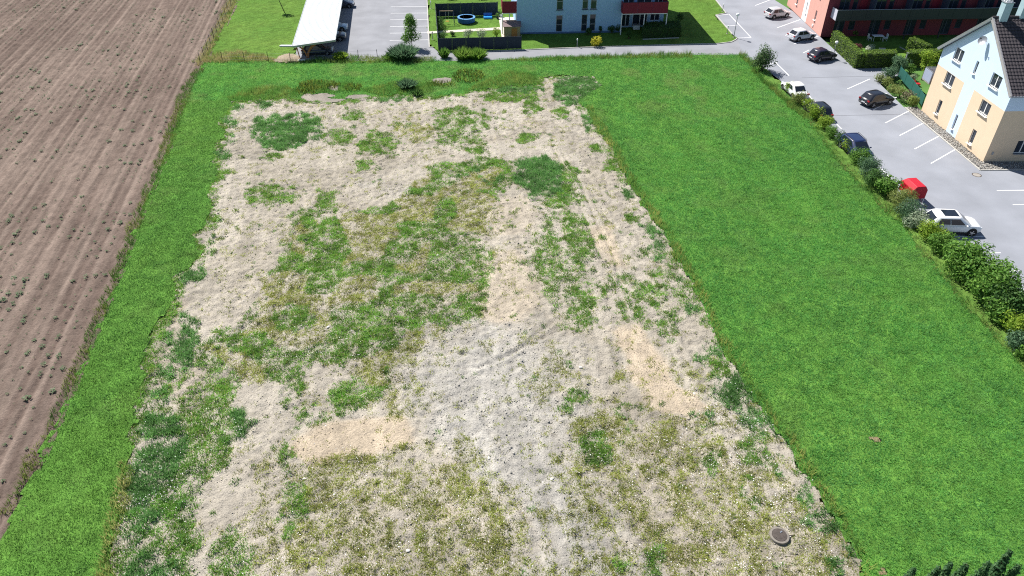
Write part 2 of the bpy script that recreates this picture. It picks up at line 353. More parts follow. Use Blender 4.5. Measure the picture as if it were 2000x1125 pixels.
# ---- meadow ground and its grass
def turf_col(x, y):
    n = fbm(x, y, 6, 3, 61)[:, None]; k = fbm(x, y, .5, 2, 62)[:, None]
    return (np.array([.075, .19, .032]) * (1 - n) + np.array([.11, .22, .04]) * n) * (.6 + .8 * k)
def turf_z(x, y): return -.015 + (fbm(x, y, .8, 3, 63) - .5) * .10
o = grid_region('meadow', [MEADOW], [PLOT] + SPOTS, .3, turf_z, turf_col, M['turf'])
tag(o, 'bright green meadow wrapping round the bare plot', 'meadow', kind='structure')
def meadow_grass():
    dens = 330
    A = (MEADOW.max(0) - MEADOW.min(0)); clipP = GP([(-60, 1150), (-60, -20), (2060, -20), (2060, 1150)])
    n = int(A[0] * A[1] * dens)
    Ps = []
    for _ in range(4):
        x, y = scatter(MEADOW, n // 4, [PLOT] + SPOTS); k = inpoly(x, y, clipP)
        # thinner sampling far away where single blades cannot be told apart
        k &= rng.random(len(x)) < np.clip(1.25 - y / 120, .45, 1)
        Ps.append((x[k], y[k]))
    x = np.concatenate([p[0] for p in Ps]); y = np.concatenate([p[1] for p in Ps])
    cl = fbm(x, y, .55, 2, 71); big = fbm(x, y, 5, 3, 72); left = x < -14 * K
    h = (.09 + .20 * cl) * np.where(left, .9, 1.0) * (1 + .35 * np.clip(y / 90, 0, 1))
    wd = .026 + .022 * np.clip(y / 80, 0, 1) + .012 * rng.random(len(x))
    V, F = blades(np.stack([x, y, turf_z(x, y) - .02], 1), h, wd, 1.15)
    g1, g2, g3, g4 = (np.array(c) for c in ((.160,.405,.100), (.185,.428,.100), (.138,.370,.106), (.34,.41,.16)))
    c = g1 + (g2 - g1) * np.clip((big - .42) * 4, 0, 1)[:, None]
    dk = np.clip((fbm(x, y, 1.3, 3, 73) - .52) * 5, 0, 1)[:, None]; c = c * (1 - .55 * dk) + g3 * .55 * dk
    c = np.where((left & (y < 72 * K))[:, None], c * np.array([1.0, .84, .78]), c)
    far = np.clip((y - 66 * K) / (8 * K), 0, 1) * np.clip((1150 / 30 - x) / 20, 0, 1)
    dry = np.clip((fbm(x, y, 2.5, 3, 74) - .58) * 6, 0, 1) * (.25 + .35 * far); c = c * (1 - dry[:, None]) + g4 * dry[:, None]
    c = c * (.84 + .32 * streak(x, y, 9.0, 1.1, 75))[:, None] * (.80 + .40 * fbm(x, y, .30, 2, 76))[:, None] * rng.uniform(.72, 1.22, len(x))[:, None]
    return np_mesh('meadow_grass', V, F, c, M['blade'])
tag(meadow_grass(), 'dense mown-height green grass of the meadow', 'grass', kind='stuff')

# ---- ploughed field: furrows along the rows
FIELD = GP(FIELD_E) ; FIELD = np.vstack([FIELD, [(-190, 230), (-190, 5), (-60, 5)]])
def field():
    r = ROW; p = np.array([r[1], -r[0]])    # along, across
    a = np.arange(0, 135, .34); b = np.arange(-46, 42, .125)
    org = np.array([-46 * K, 8.0])
    Aa, Bb = np.meshgrid(a, b, indexing='ij')
    X = org[0] + Aa * r[0] + Bb * p[0]; Y = org[1] + Aa * r[1] + Bb * p[1]
    fx = X.ravel(); fy = Y.ravel(); bb = Bb.ravel(); aa = Aa.ravel()
    wob = (fbm(fx, fy, 14, 2, 81) - .5) * .10; s = bb + wob
    ridge = .45 * np.cos(2 * np.pi * s / .75) + 1.5 * (vnoise(s, aa / 40, .42, 87) - .5) + 1.0 * (vnoise(s, aa / 14, .9, 88) - .5); fine = 2.2 * (vnoise(s, aa / 7, .15, 89) - .5)
    trackpos = (s % 4.5); track = np.exp(-((trackpos - 1.2) / .22) ** 2) + np.exp(-((trackpos - 3.0) / .22) ** 2)
    clod = fbm(fx, fy, .26, 3, 83) - .5
    z = -.03 + .055 * ridge + .034 * fine * (1 - .8 * track) - .03 * track + clod * .17 * (1 - .6 * track)
    base = np.array([.136, .101, .084]); lite = np.array([.204, .158, .131])
    k = np.clip(.42 + .34 * ridge + .6 * track + (fbm(fx, fy, 11, 3, 84) - .5) * 1.3, 0, 1)[:, None]
    c = (base * (1 - k) + lite * k) * .92
    c = c * (.72 + .56 * fbm(fx, fy, .6, 3, 85))[:, None] * (.70 + .60 * (.5 * vnoise(s, aa / 60, .34, 86) + .5 * vnoise(s, aa / 30, .16, 90)))[:, None]
    n, m = Aa.shape; idx = np.arange(n * m).reshape(n, m)
    cx = (X[:-1, :-1] + X[1:, 1:]) / 2; cy = (Y[:-1, :-1] + Y[1:, 1:]) / 2
    ok = inpoly(cx + (fbm(cx, cy, 1, 2, 87) - .5) * .5 - 1.0, cy, FIELD) & inpoly(cx, cy, GP([(-250, 1300), (-250, -60), (700, -60), (700, 1300)]))
    F = np.stack([idx[:-1, :-1], idx[:-1, 1:], idx[1:, 1:], idx[1:, :-1]], -1)[ok]
    used = np.unique(F); mp = np.full(n * m, -1); mp[used] = np.arange(len(used))
    return np_mesh('ploughed_field', np.stack([fx, fy, z], 1)[used], mp[F], c[used], M['field'], smooth=True, domain='POINT')
tag(field(), 'brown ploughed field with fine parallel rows', 'field', kind='structure')

# ---- crop seedlings in the rows: the largest ones single, the rest one mass
def seedling_mesh(seed, n=26, r=.15):
    g = np.random.default_rng(seed); V = []; F = []; C = []
    for i in range(n):
        a = g.uniform(0, 6.28); d = r * g.uniform(.15, 1); h = r * g.uniform(.35, 1.05); l = r * g.uniform(.4, .75); wv = l * .42
        p = np.array([d * math.cos(a) * .7, d * math.sin(a) * .7, h * .7]); dr = np.array([math.cos(a), math.sin(a), g.uniform(-.4, .3)]); sd = np.array([-math.sin(a), math.cos(a), g.uniform(-.3, .3)])
        b = len(V); V += [p, p + dr * l * .5 + sd * wv, p + dr * l, p + dr * l * .5 - sd * wv, (p[0] * .1, p[1] * .1, -.06), (p[0] * .1 + .012, p[1] * .1, -.06)]
        F += [(b, b + 1, b + 2), (b, b + 2, b + 3), (b, b + 4, b + 5)]
        q = g.uniform(.7, 1.25); col = np.array([.10, .165, .075]) * q if g.random() > .4 else np.array([.19, .24, .14]) * q
        C += [col] * 3
    return np.array(V), np.array(F), np.array(C)
SEED_M = []
for k in range(6):
    V, F, C = seedling_mesh(k); o = np_mesh('seedling', V, F, C, M['leaf']); SEED_M.append(o.data); bpy.data.objects.remove(o)
def seedlings():
    r = ROW; p = np.array([r[1], -r[0]]); org = np.array([-46 * K, 8.0]); pts = []
    for row in range(-62, 56):
        b = row * .75 + .35
        a = 0.0
        while a < 150:
            a += rng.exponential(.5) + .28
            q = org + r * a + p * (b + rng.normal(0, .09) )
            pts.append((q[0], q[1]))
    P = np.array(pts); k = inpoly(P[:, 0] + .4, P[:, 1], FIELD) & inpoly(P[:, 0], P[:, 1], GP([(-60, 1180), (-60, -30), (560, -30), (560, 1180)])); P = P[k]
    dn = fbm(P[:, 0], P[:, 1], 5, 2, 91); k = rng.random(len(P)) < np.clip((dn - .28) * 2.6, .08, .95); P = P[k]
    sz = np.clip(rng.lognormal(-.32, .42, len(P)), .3, 1.75) * (.75 + .5 * fbm(P[:, 0], P[:, 1], 3, 2, 92))
    D = np.sqrt(P[:, 0] ** 2 + P[:, 1] ** 2 + CAM_H ** 2); order = np.argsort(-sz / D); top = order[:300]; rest = order[300:]
    for i in top:
        o = link('seedling', SEED_M[i % 6]); o.location = (P[i, 0], P[i, 1], .0); o.rotation_euler = (0, 0, rng.uniform(0, 6.28)); s = sz[i] * .95; o.scale = (s, s, s * .9)
        tag(o, 'small leafy crop seedling growing in a row of the ploughed field', 'seedling', 'crop seedlings in the ploughed rows')
    Vs = []; Fs = []; Cs = []; nb = 0
    for i in rest:
        V, F, C = seedling_mesh(100 + i % 9, 9, .15); t = rng.uniform(0, 6.28); s = sz[i]
        W = V.copy(); W[:, 0] = (V[:, 0] * math.cos(t) - V[:, 1] * math.sin(t)) * s + P[i, 0]; W[:, 1] = (V[:, 0] * math.sin(t) + V[:, 1] * math.cos(t)) * s + P[i, 1]; W[:, 2] = V[:, 2] * s
        Vs.append(W); Fs.append(F + nb); Cs.append(C); nb += len(V)
    o = np_mesh('crop_seedlings', np.vstack(Vs), np.vstack(Fs), np.vstack(Cs), M['leaf'])
    tag(o, 'tiny far crop seedlings dotting the rows of the ploughed field', 'seedlings', kind='stuff')
seedlings()

# ---- weeds on the plot: where, how dense, what kind  (L tall blue-green, G mid green, Y short olive)
MAIN = [(852,322),(920,315),(990,312),(1005,330),(965,400),(935,470),(962,520),(945,600),(880,630),(810,680),(775,720),(752,762),(722,792),(690,712),(610,700),(585,735),(545,738),(500,742),(440,712),(402,665),(470,640),(500,602),(522,560),(562,500),(578,425),(640,440),(700,420),(762,402),(802,370)]
PATCH = [(GP(p), d, t, f) for p, d, t, f in (
  (MAIN, .60, 'M', .012), ([(505,228),(600,222),(620,240),(616,275),(560,292),(520,286),(495,262)], .62, 'L', 0), (ell(575,262,38,24), .85, 'L', 0), (ell(660,265,26,16), .3, 'G', 0), (ell(535,303,12,5), .7, 'G', 0),
  (ell(455,208,18,9), .9, 'L', 0), (ell(437,239,16,9), .9, 'L', 0), (ell(430,272,14,8), .8, 'L', 0), (ell(424,305,18,9), .9, 'L', 0), (ell(412,350,12,8), .8, 'L', 0), (ell(406,392,12,14), .9, 'L', 0), (ell(404,437,12,8), .8, 'L', 0), (ell(377,485,22,20), .95, 'L', 0), (ell(366,532,30,20), .95, 'L', 0),
  (ell(364,680,16,66), .85, 'L', 0), (ell(332,652,10,10), .9, 'L', 0), (ell(320,724,24,16), .75, 'L', 0), (ell(350,706,12,12), .9, 'L', 0), (ell(407,752,12,10), .9, 'G', 0), (ell(312,770,13,10), .8, 'L', 0), (ell(336,782,13,10), .8, 'L', 0), (ell(316,832,40,20), .8, 'L', .02), (ell(472,834,19,15), .95, 'L', .12), (ell(378,794,18,16), .7, 'G', 0), (ell(400,720,60,40), .35, 'G', 0), (ell(340,780,70,60), .28, 'G', 0), (ell(435,770,16,40), .75, 'G', .01),
  (ell(640,482,45,55), .78, 'G', 0), (ell(600,430,14,26), .8, 'G', 0), (ell(540,692,66,24), .85, 'G', .01), (ell(575,620,50,34), .62, 'G', 0), (ell(490,670,60,26), .7, 'G', .01), (ell(800,628,48,22), .85, 'G', .02), (ell(850,585,70,26), .6, 'G', 0), (ell(700,680,70,22), .7, 'G', .01), (ell(880,370,40,40), .55, 'G', 0), (ell(790,470,120,70), .5, 'M', 0), (ell(930,345,50,20), .6, 'L', 0),
  (ell(675,776,28,24), .95, 'G', .01), (ell(565,757,10,30), .9, 'G', 0), (ell(592,812,6,14), .8, 'G', 0), (ell(630,815,12,6), .8, 'G', 0), (ell(755,722,7,22), .85, 'G', 0), (ell(778,772,26,40), .5, 'Y', .01), (ell(520,380,32,20), .7, 'G', 0), (ell(565,383,6,9), .8, 'G', 0), (ell(637,395,13,20), .8, 'G', 0),
  ([(1000,340),(1030,308),(1070,310),(1100,325),(1112,380),(1122,400),(1080,392),(1050,378),(1005,352)], .72, 'L', 0), (ell(1110,350,12,30), .7, 'G', 0), (ell(1095,390,30,14), .8, 'G', 0),
  (ell(1130,170,42,20), .85, 'L', 0), (ell(1115,192,26,9), .9, 'L', 0), (ell(1015,175,45,9), .8, 'L', 0), (ell(985,188,40,7), .7, 'G', 0), (ell(1040,198,8,26), .75, 'G', 0), (ell(1098,222,6,14), .8, 'G', 0), (ell(890,226,42,14), .5, 'G', 0), (ell(905,240,60,26), .28, 'G', 0), (ell(740,280,34,22), .5, 'G', 0), (ell(900,275,40,12), .35, 'G', 0), (ell(940,295,12,12), .6, 'G', 0), (ell(715,322,14,8), .7, 'G', 0), (ell(805,250,50,10), .3, 'Y', 0), (ell(1030,268,14,8), .85, 'G', 0), (ell(730,187,14,7), .9, 'L', 0), (ell(522,199,12,7), .9, 'L', 0), (ell(770,185,40,8), .5, 'L', 0), (ell(690,225,16,10), .5, 'G', 0),
  (ell(1120,432,20,9), .8, 'G', 0), (ell(1105,455,14,8), .8, 'G', 0), (ell(1133,470,16,14), .8, 'G', 0), (ell(1143,487,14,6), .85, 'G', 0), (ell(1128,510,11,10), .9, 'G', 0), (ell(1060,520,40,16), .3, 'G', 0), (ell(1105,500,60,90), .22, 'G', 0), (ell(1075,455,10,8), .8, 'G', 0), (ell(1175,250,14,10), .7, 'G', 0), (ell(1157,240,10,14), .8, 'L', 0), (ell(1197,325,14,9), .8, 'G', 0), (ell(1168,290,14,8), .6, 'G', 0), (ell(1232,378,8,7), .9, 'L', 0), (ell(1240,422,14,6), .8, 'G', 0), (ell(1272,450,8,10), .9, 'L', 0), (ell(1283,478,9,14), .9, 'L', 0), (ell(1290,497,11,8), 1, 'L', 0), (ell(1262,490,14,6), .6, 'G', 0), (ell(1290,535,18,9), .7, 'G', 0), (ell(1318,545,8,6), .9, 'L', 0), (ell(1213,550,20,8), .6, 'G', 0), (ell(1180,565,14,8), .6, 'G', 0),
  (ell(1275,567,20,12), .9, 'G', 0), (ell(1240,600,18,14), .75, 'G', .02), (ell(1280,590,60,40), .35, 'G', 0), (ell(1307,633,13,11), .9, 'G', 0), (ell(1125,572,18,9), .85, 'G', 0), (ell(1145,590,24,10), .6, 'G', 0), (ell(1130,625,26,22), .5, 'G', 0), (ell(1345,605,14,6), .7, 'L', 0), (ell(1220,618,12,5), .8, 'G', 0), (ell(1395,684,10,15), 1, 'L', 0), (ell(1405,716,20,10), .85, 'G', 0), (ell(1434,768,26,38), .95, 'L', .05), (ell(1385,817,38,20), .85, 'L', .2), (ell(1470,828,32,24), .95, 'L', .16), (ell(1222,805,18,8), .9, 'G', 0), (ell(1236,828,8,8), .9, 'G', 0), (ell(1232,740,17,24), .6, 'Y', 0), (ell(1118,785,12,14), .8, 'G', 0), (ell(1085,738,30,30), .35, 'Y', 0), (ell(1360,755,40,40), .4, 'Y', 0),
  ([(1130,830),(1230,800),(1340,800),(1420,780),(1510,850),(1560,920),(1640,1040),(1700,1180),(1740,1330),(1300,1330),(1240,1100),(1150,960)], .50, 'Y', .06), ([(1300,830),(1460,860),(1540,940),(1600,1060),(1640,1140),(1420,1140),(1330,980)], .60, 'Y', .16),
  (ell(1167,880,26,28), .95, 'G', .06), (ell(1390,898,22,26), .92, 'G', .12), (ell(1468,872,30,34), .8, 'G', .1), (ell(1463,962,18,36), .75, 'G', .1), (ell(1280,1098,17,40), .85, 'G', .03), (ell(1213,1106,12,10), .95, 'G', .03), (ell(1522,925,20,13), .9, 'L', .35), (ell(1530,985,50,30), .5, 'Y', .45), (ell(1596,1022,40,26), .95, 'L', .16), (ell(1600,1072,50,22), .5, 'Y', .5), (ell(1637,1104,22,18), .9, 'L', .1), (ell(1520,1088,24,15), .95, 'G', .1), (ell(1576,966,22,24), .9, 'L', .05), (ell(1500,900,18,16), .8, 'G', .1), (ell(1560,1110,50,20), .5, 'Y', .5), (ell(1440,1100,50,30), .4, 'Y', .35), (ell(1350,1010,60,20), .4, 'Y', .2), (ell(1450,1000,60,25), .4, 'Y', .3), (ell(1365,950,20,14), .4, 'Y', .4), (ell(1245,890,14,12), .4, 'Y', .3),
  ([(1105,915),(1140,915),(1215,1030),(1300,1125),(1260,1125),(1160,1005)], .72, 'Y', .06), ([(1055,970),(1082,970),(1140,1030),(1215,1110),(1240,1330),(1160,1330),(1120,1060)], .72, 'Y', .05), ([(995,1000),(1015,1010),(1050,1125),(1090,1330),(990,1330),(990,1080)], .7, 'Y', .06),
  ([(590,892),(690,878),(760,890),(900,925),(955,965),(985,1020),(1040,1125),(1060,1330),(420,1330),(450,1125),(505,1060),(560,985)], .55, 'Y', .05), (ell(930,1055,34,60), .8, 'Y', .07), (ell(790,955,90,30), .65, 'Y', .03), (ell(620,950,30,30), .75, 'Y', .03), (ell(770,1060,40,16), .4, 'Y', .5), (ell(880,960,26,14), .35, 'Y', .4), (ell(555,1100,22,16), .4, 'Y', .5), (ell(680,1075,24,14), .4, 'Y', .3), (ell(960,1090,30,30), .4, 'Y', .3),
  (ell(566,893,8,24), .85, 'G', 0), (ell(583,972,20,42), .88, 'G', .02), (ell(570,1035,16,30), .7, 'G', .02), (ell(640,905,20,10), .5, 'Y', 0), (ell(460,1100,45,60), .6, 'G', .03), (ell(480,1130,30,40), .8, 'G', .02),
  ([(243,935),(262,880),(300,868),(345,862),(420,852),(455,800),(470,812),(448,868),(405,905),(385,960),(362,1045),(378,1125),(380,1330),(150,1330),(200,1130),(230,1010)], .56, 'W', .04), (ell(300,915,34,26), .95, 'L', .15), (ell(318,962,26,20), .8, 'L', .4), (ell(280,975,20,14), .8, 'L', .35), (ell(262,1010,36,30), .95, 'L', .03), (ell(320,1010,14,10), .8, 'L', .3), (ell(405,880,34,40), .8, 'G', .03), (ell(300,830,40,24), .6, 'L', .02), (ell(410,830,60,26), .5, 'G', .02), (ell(345,1060,30,60), .85, 'G', .01), (ell(440,720,26,16), .6, 'G', .02), (ell(420,800,30,20), .6, 'G', .02),
)]
def weeds():
    x, y = scatter(PLOT, int(np.prod(PLOT.max(0) - PLOT.min(0)) * 260)); k = inpoly(x, y, GP([(-60, 1160), (-60, -20), (2060, -20), (2060, 1160)])); x = x[k]; y = y[k]
    wx = (fbm(x, y, 1.6, 3, 101) - .5) * 3.2; wy = (fbm(x, y, 1.6, 3, 102) - .5) * 3.2
    D = np.zeros(len(x)); T = np.full(len(x), 'Y'); FL = np.zeros(len(x))
    D[:] = .030
    for P, d, t, f in PATCH:
        if t == 'L': d *= .54
        b0 = P.min(0) - 4.2; b1 = P.max(0) + 4.2; ix = np.nonzero((x > b0[0]) & (x < b1[0]) & (y > b0[1]) & (y < b1[1]))[0]; xx = x[ix]; yy = y[ix]; a_ = wx[ix]; b_ = wy[ix]
        fr = (1.0 * inpoly(xx + a_, yy + b_, P) + inpoly(xx - b_ * .5, yy + a_ * .5, P) + inpoly(xx + a_ * .4 + .3, yy - b_ * .9, P) + inpoly(xx - a_ * 1.3, yy + b_ * 1.2, P)) / 4
        if t == 'Y':
            for ox, oy in ((1.8, .3), (-1.8, -.3), (.4, 2.2), (-.4, -2.2)): fr = fr + inpoly(xx + a_ + ox, yy + b_ + oy, P) / 4
            fr = (fr / 2) ** 1.5
        d_ = d * fr ** .55; up = d_ > D[ix]; D[ix[up]] = d_[up]; T[ix[up]] = t; FL[ix] = np.maximum(FL[ix], f * fr)
    for P, c_, a in ZONES:
        if c_ is SAND and a > .6: D[inpoly(x + wx * .5, y + wy * .5, P)] *= .12
    dE = np.full(len(x), 9.)
    for a, b in zip(PLOT, np.roll(PLOT, -1, 0)):
        ab = b - a; tt = np.clip(((x - a[0]) * ab[0] + (y - a[1]) * ab[1]) / (ab @ ab), 0, 1); dE = np.minimum(dE, np.hypot(x - a[0] - tt * ab[0], y - a[1] - tt * ab[1]))
    eg = np.where(x > 4, .22, .75) * np.clip(1 - dE / (.35 + 1.5 * fbm(x, y, 2.2, 2, 110)), 0, 1); up = eg > D; D[up] = eg[up]; T[up] = 'G'
    cl = fbm(x, y, .55, 2, 104); cl2 = fbm(x, y, 2.0, 2, 105)
    thr = (cl - .5) * 1.9 + (cl2 - .5) * .9 + (streak(x, y, 6.0, .6, 112) - .5) * np.where(T == 'Y', 2.0, .9)
    pr = np.clip(D * 1.18 + thr * (.42 + .9 * D * (1 - D)), 0, 1); pr = np.where(D < .05, .012 + .16 * (cl > .64) * (cl2 > .42), pr)
    keep = rng.random(len(x)) < pr * np.select([T == 'Y', T == 'L'], [1.15, 1.0], 1.0)
    fx, fy, fl, fT = x, y, FL, T
    x = x[keep]; y = y[keep]; T = T[keep]; D = D[keep]; cl = cl[keep]
    M_ = T == 'M'; nn = fbm(x, y, 3.0, 2, 106); T[M_ & (nn > .52)] = 'G'; T[M_ & (nn <= .52)] = 'Y'
    jl = rng.random(len(x)); T[(T == 'G') & (jl < .28)] = 'Y'; T[(T == 'L') & (jl < .22)] = 'G'
    W_ = T == 'W'; T[W_ & (nn > .5)] = 'L'; T[W_ & (nn <= .5)] = 'G'
    h = np.select([T == 'L', T == 'G'], [.34, .21], .155) * (.45 + 1.0 * cl)
    wd = np.select([T == 'L', T == 'G'], [.055, .053], .052)
    per = 3
    V, F = blades(np.stack([x, y, soil_z(x, y) - .03], 1), h, wd, 1.2, per, .08)
    cL, cG, cY = (np.array(q) for q in ((.165,.335,.105), (.195,.385,.070), (.375,.430,.110)))
    c = np.select([(T == 'L')[:, None], (T == 'G')[:, None]], [cL, cG], cY)
    v = fbm(x, y, .9, 3, 107)[:, None]; c = c * (.45 + 1.1 * v)
    strw = (rng.random(len(x)) < .18) & (T == 'Y'); c[strw] = (.54, .49, .24)
    c = np.repeat(c, per, 0) * rng.uniform(.7, 1.25, len(x) * per)[:, None]
    tag(np_mesh('weeds', V, F, c, M['blade']), 'green and olive weeds spreading over the bare plot', 'weeds', kind='stuff')
    # white daisies: small discs on top of the weeds
    kf = (rng.random(len(fx)) < fl * .30) & (fbm(fx, fy, .7, 2, 109) > .40); x = fx[kf]; y = fy[kf]; t = fT[kf]; n = len(x)
    z = soil_z(x, y) + np.where(t == 'L', .33, .14) * rng.uniform(.7, 1.2, n); r = rng.uniform(.018, .038, n)
    a = np.arange(5) * 2 * np.pi / 5
    V = np.empty((n, 5, 3)); V[:, :, 0] = x[:, None] + r[:, None] * np.cos(a); V[:, :, 1] = y[:, None] + r[:, None] * np.sin(a); V[:, :, 2] = z[:, None] + rng.normal(0, .015, (n, 5))
    c = np.full((n, 3), .80) * rng.uniform(.8, 1.05, n)[:, None] * np.array([1, .99, .98])
    tag(np_mesh('wild_flowers', V.reshape(-1, 3), np.arange(n * 5).reshape(-1, 5), c, M['petal']), 'small white daisies scattered among the weeds', 'flowers', kind='stuff')
weeds()
def weed_clumps():
    '''single low plants: rosettes and tufts standing on the bare soil'''
    x, y = scatter(PLOT, int(np.prod(PLOT.max(0) - PLOT.min(0)) * 1.5)); k = inpoly(x, y, GP([(-60, 1160), (-60, -20), (2060, -20), (2060, 1160)])); x = x[k]; y = y[k]
    pr = np.full(len(x), .16); lush = np.zeros(len(x), bool)
    for P, a in [(GP(q), a) for q, a in ((ell(1110,510,110,150), .75), (ell(1270,560,70,110), .7), (ell(900,250,150,50), .55), (ell(740,290,90,50), .5), (ell(1210,380,40,110), .5), (ell(560,380,80,40), .5), (ell(450,470,70,90), .35), (ell(340,720,90,110), .7), (ell(1000,480,60,130), .5))]: pr[inpoly(x, y, P)] = a
    for P, d, t, f in PATCH:
        if t in 'LW': i = inpoly(x, y, P); pr[i] = .80 if t == 'L' else .38; lush |= i
    for P, c_, a in ZONES:
        if (c_ is SAND and a > .6) or (c_ is GREY and a > .8): pr[inpoly(x, y, P)] *= .3
    k = rng.random(len(x)) < pr * (.4 + 1.2 * (fbm(x, y, 3, 2, 161) - .2)); x = x[k]; y = y[k]; lush = lush[k]; n = len(x)
    r = np.where(lush, rng.uniform(.18, .50, n), np.clip(rng.lognormal(-1.75, .45, n), .08, .42)); nb = (14 + 130 * r).astype(int); idx = np.repeat(np.arange(n), nb); m = len(idx)
    a = rng.uniform(0, 6.28, m); q = rng.random(m) ** .6; px = x[idx] + np.cos(a) * q * r[idx]; py = y[idx] + np.sin(a) * q * r[idx]
    h = r[idx] * (.95 - .5 * q) * np.where(lush[idx], 1.15, .85) + .05
    V, F = blades(np.stack([px, py, soil_z(px, py) - .03], 1), h, .058, 1.15)
    kind = rng.random(n); c = np.where(lush[:, None], np.array([.14, .31, .09]) + kind[:, None] * np.array([.05, .09, .02]), np.where(kind[:, None] < .6, np.array([.165, .335, .060]), np.array([.25, .35, .075])))
    c = (c * rng.uniform(.7, 1.2, n)[:, None])[idx] * rng.uniform(.7, 1.25, m)[:, None]
    tag(np_mesh('weed_tufts', V, F, c, M['blade']), 'separate low green weed tufts dotted over the bare soil', 'weeds', kind='stuff')
weed_clumps()

# ---- gravel and clods
OCT = np.array([(1, 0, 0), (-1, 0, 0), (0, 1, 0), (0, -1, 0), (0, 0, 1), (0, 0, -1.)]); OCTF = np.array([(0, 2, 4), (2, 1, 4), (1, 3, 4), (3, 0, 4), (2, 0, 5), (1, 2, 5), (3, 1, 5), (0, 3, 5)])
def stones(name, x, y, z, r, col, parent=None, off=(0, 0, 0)):
    n = len(x); t = rng.uniform(0, 6.28, n); S = rng.uniform(.6, 1.4, (n, 3)) * r[:, None]; S[:, 2] *= .7
    V = OCT[None] * S[:, None, :]; ca = np.cos(t)[:, None]; sa = np.sin(t)[:, None]
    W = np.empty_like(V); W[:, :, 0] = V[:, :, 0] * ca - V[:, :, 1] * sa + x[:, None]; W[:, :, 1] = V[:, :, 0] * sa + V[:, :, 1] * ca + y[:, None]; W[:, :, 2] = V[:, :, 2] + z[:, None]
    W += rng.normal(0, .18, W.shape) * r[:, None, None]
    F = (OCTF[None] + (np.arange(n) * 6)[:, None, None]).reshape(-1, 3)
    return np_mesh(name, W.reshape(-1, 3) - np.array(off), F, np.repeat(col, 8, 0), M['stone'], parent)
def gravel():
    x, y = scatter(PLOT, int(np.prod(PLOT.max(0) - PLOT.min(0)) * 26)); k = inpoly(x, y, GP([(-20, 1140), (-20, -20), (2020, -20), (2020, 1140)])); x = x[k]; y = y[k]
    gz = np.zeros(len(x))
    for P, c, a in ZONES:
        i = inpoly(x, y, P); gz[i] = np.where(c is GREY, 1.0, np.where(c is GREY, 1, .15)) if c is GREY else np.minimum(gz[i], .2)
    gz = np.where(gz == 0, .33, gz); k = rng.random(len(x)) < gz * (.25 + 1.2 * (fbm(x, y, 1.5, 2, 111) > .5)); x = x[k]; y = y[k]; gz = gz[k]; n = len(x)
    r = np.clip(rng.lognormal(-3.5, .38, n), .015, .12)
    c = soil_col(x, y) * rng.uniform(.74, 1.18, n)[:, None]; w_ = rng.random(n) < .06; r[w_] *= .7; c[w_] = np.array([.62, .60, .57]) * rng.uniform(.8, 1.1, (w_.sum(), 1))
    tag(stones('gravel', x, y, soil_z(x, y) + r * .3, r, c), 'loose grey gravel and clods strewn over the plot', 'gravel', kind='stuff')
gravel()
# single pale stones one can pick out
for i, (u, v, s, l) in enumerate([(594, 934, .11, 'white stone at the left edge of the olive weeds'), (1078, 936, .11, 'white stone on the grey gravel track'), (954, 893, .11, 'white stone right of the sandy patch'), (797, 1076, .11, 'pale stone among the near daisies'), (641, 640, .11, 'pale stone in the green weeds mid plot'), (1356, 767, .11, 'pale stone on the soil near the right edge'), (1134, 718, .11, 'pale stone on bare soil beside sandy strip'), (855, 497, .11, 'flat pale stone in the middle of the weeds')]):
    x, y = G(u, v); bm = bmesh.new(); bmesh.ops.create_icosphere(bm, subdivisions=2, radius=s)
    for q in bm.verts: q.co *= 1 + .25 * (random.random() - .5); q.co.z *= .55
    me = bpy.data.meshes.new('stone'); bm.to_mesh(me); bm.free(); me.materials.append(mat('pale_stone', (.6, .57, .52), .9, var=.15, scale=9))
    o = link('stone', me); o.location = (x, y, float(soil_z(np.array([x]), np.array([y]))[0]) + s * .25); o.rotation_euler = (0, 0, i); o.scale = (1.2, .8, 1); tag(o, l, 'stone', 'pale stones on the plot')

# ---- tall grass along the edges
def tall_grass(name, label, polys, dens, h, cols, wd=.045, hole=()):
    Vs = []; n = 0
    xs = []; ys = []
    for P in polys:
        x, y = scatter(P, int(max(60, np.prod(P.max(0) - P.min(0)) * dens)), hole, .9); xs.append(x); ys.append(y)
    x = np.concatenate(xs); y = np.concatenate(ys); cl = fbm(x, y, .8, 2, 121)
    V, F = blades(np.stack([x, y, np.full(len(x), .0)], 1), h * (.5 + cl), wd, .7, 2, .06)
    c0, c1 = np.array(cols[0]), np.array(cols[1]); t = np.clip((fbm(x, y, 1.6, 3, 122) - .35) * 3, 0, 1)[:, None]
    c = np.repeat(c0 * (1 - t) + c1 * t, 2, 0) * rng.uniform(.7, 1.25, len(x) * 2)[:, None]
    return tag(np_mesh(name, V, F, c, M['blade']), label, 'grass', kind='stuff')
def strip(px, wpx):
    """ribbon of half width wpx pixels along a surveyed line"""
    a = [(u - wpx, v) for u, v in px]; b = [(u + wpx, v) for u, v in px]; return GP(a + b[::-1])
tall_grass('dry_grass', 'tall straw-coloured grass beside the wire fence at the field corner', [strip([(390,130),(412,85),(440,30),(462,-20)], 9), strip([(400,122),(470,113),(520,117)], 30), GP([(400,118),(420,104),(470,101),(520,109),(540,121),(400,124)])], 40, .55, ((.42,.36,.17),(.20,.26,.06)))
tall_grass('edge_grass', 'olive uncut grass along the right edge of the bare plot', [strip([(1148,210),(1180,262),(1196,282),(1222,332),(1248,378),(1268,405),(1300,452),(1330,503),(1360,560),(1400,645),(1430,690),(1470,762),(1510,812),(1540,860),(1575,915),(1628,985),(1660,1040),(1690,1100),(1720,1160)], 9)], 34, .55, ((.40,.41,.12),(.19,.31,.065)))
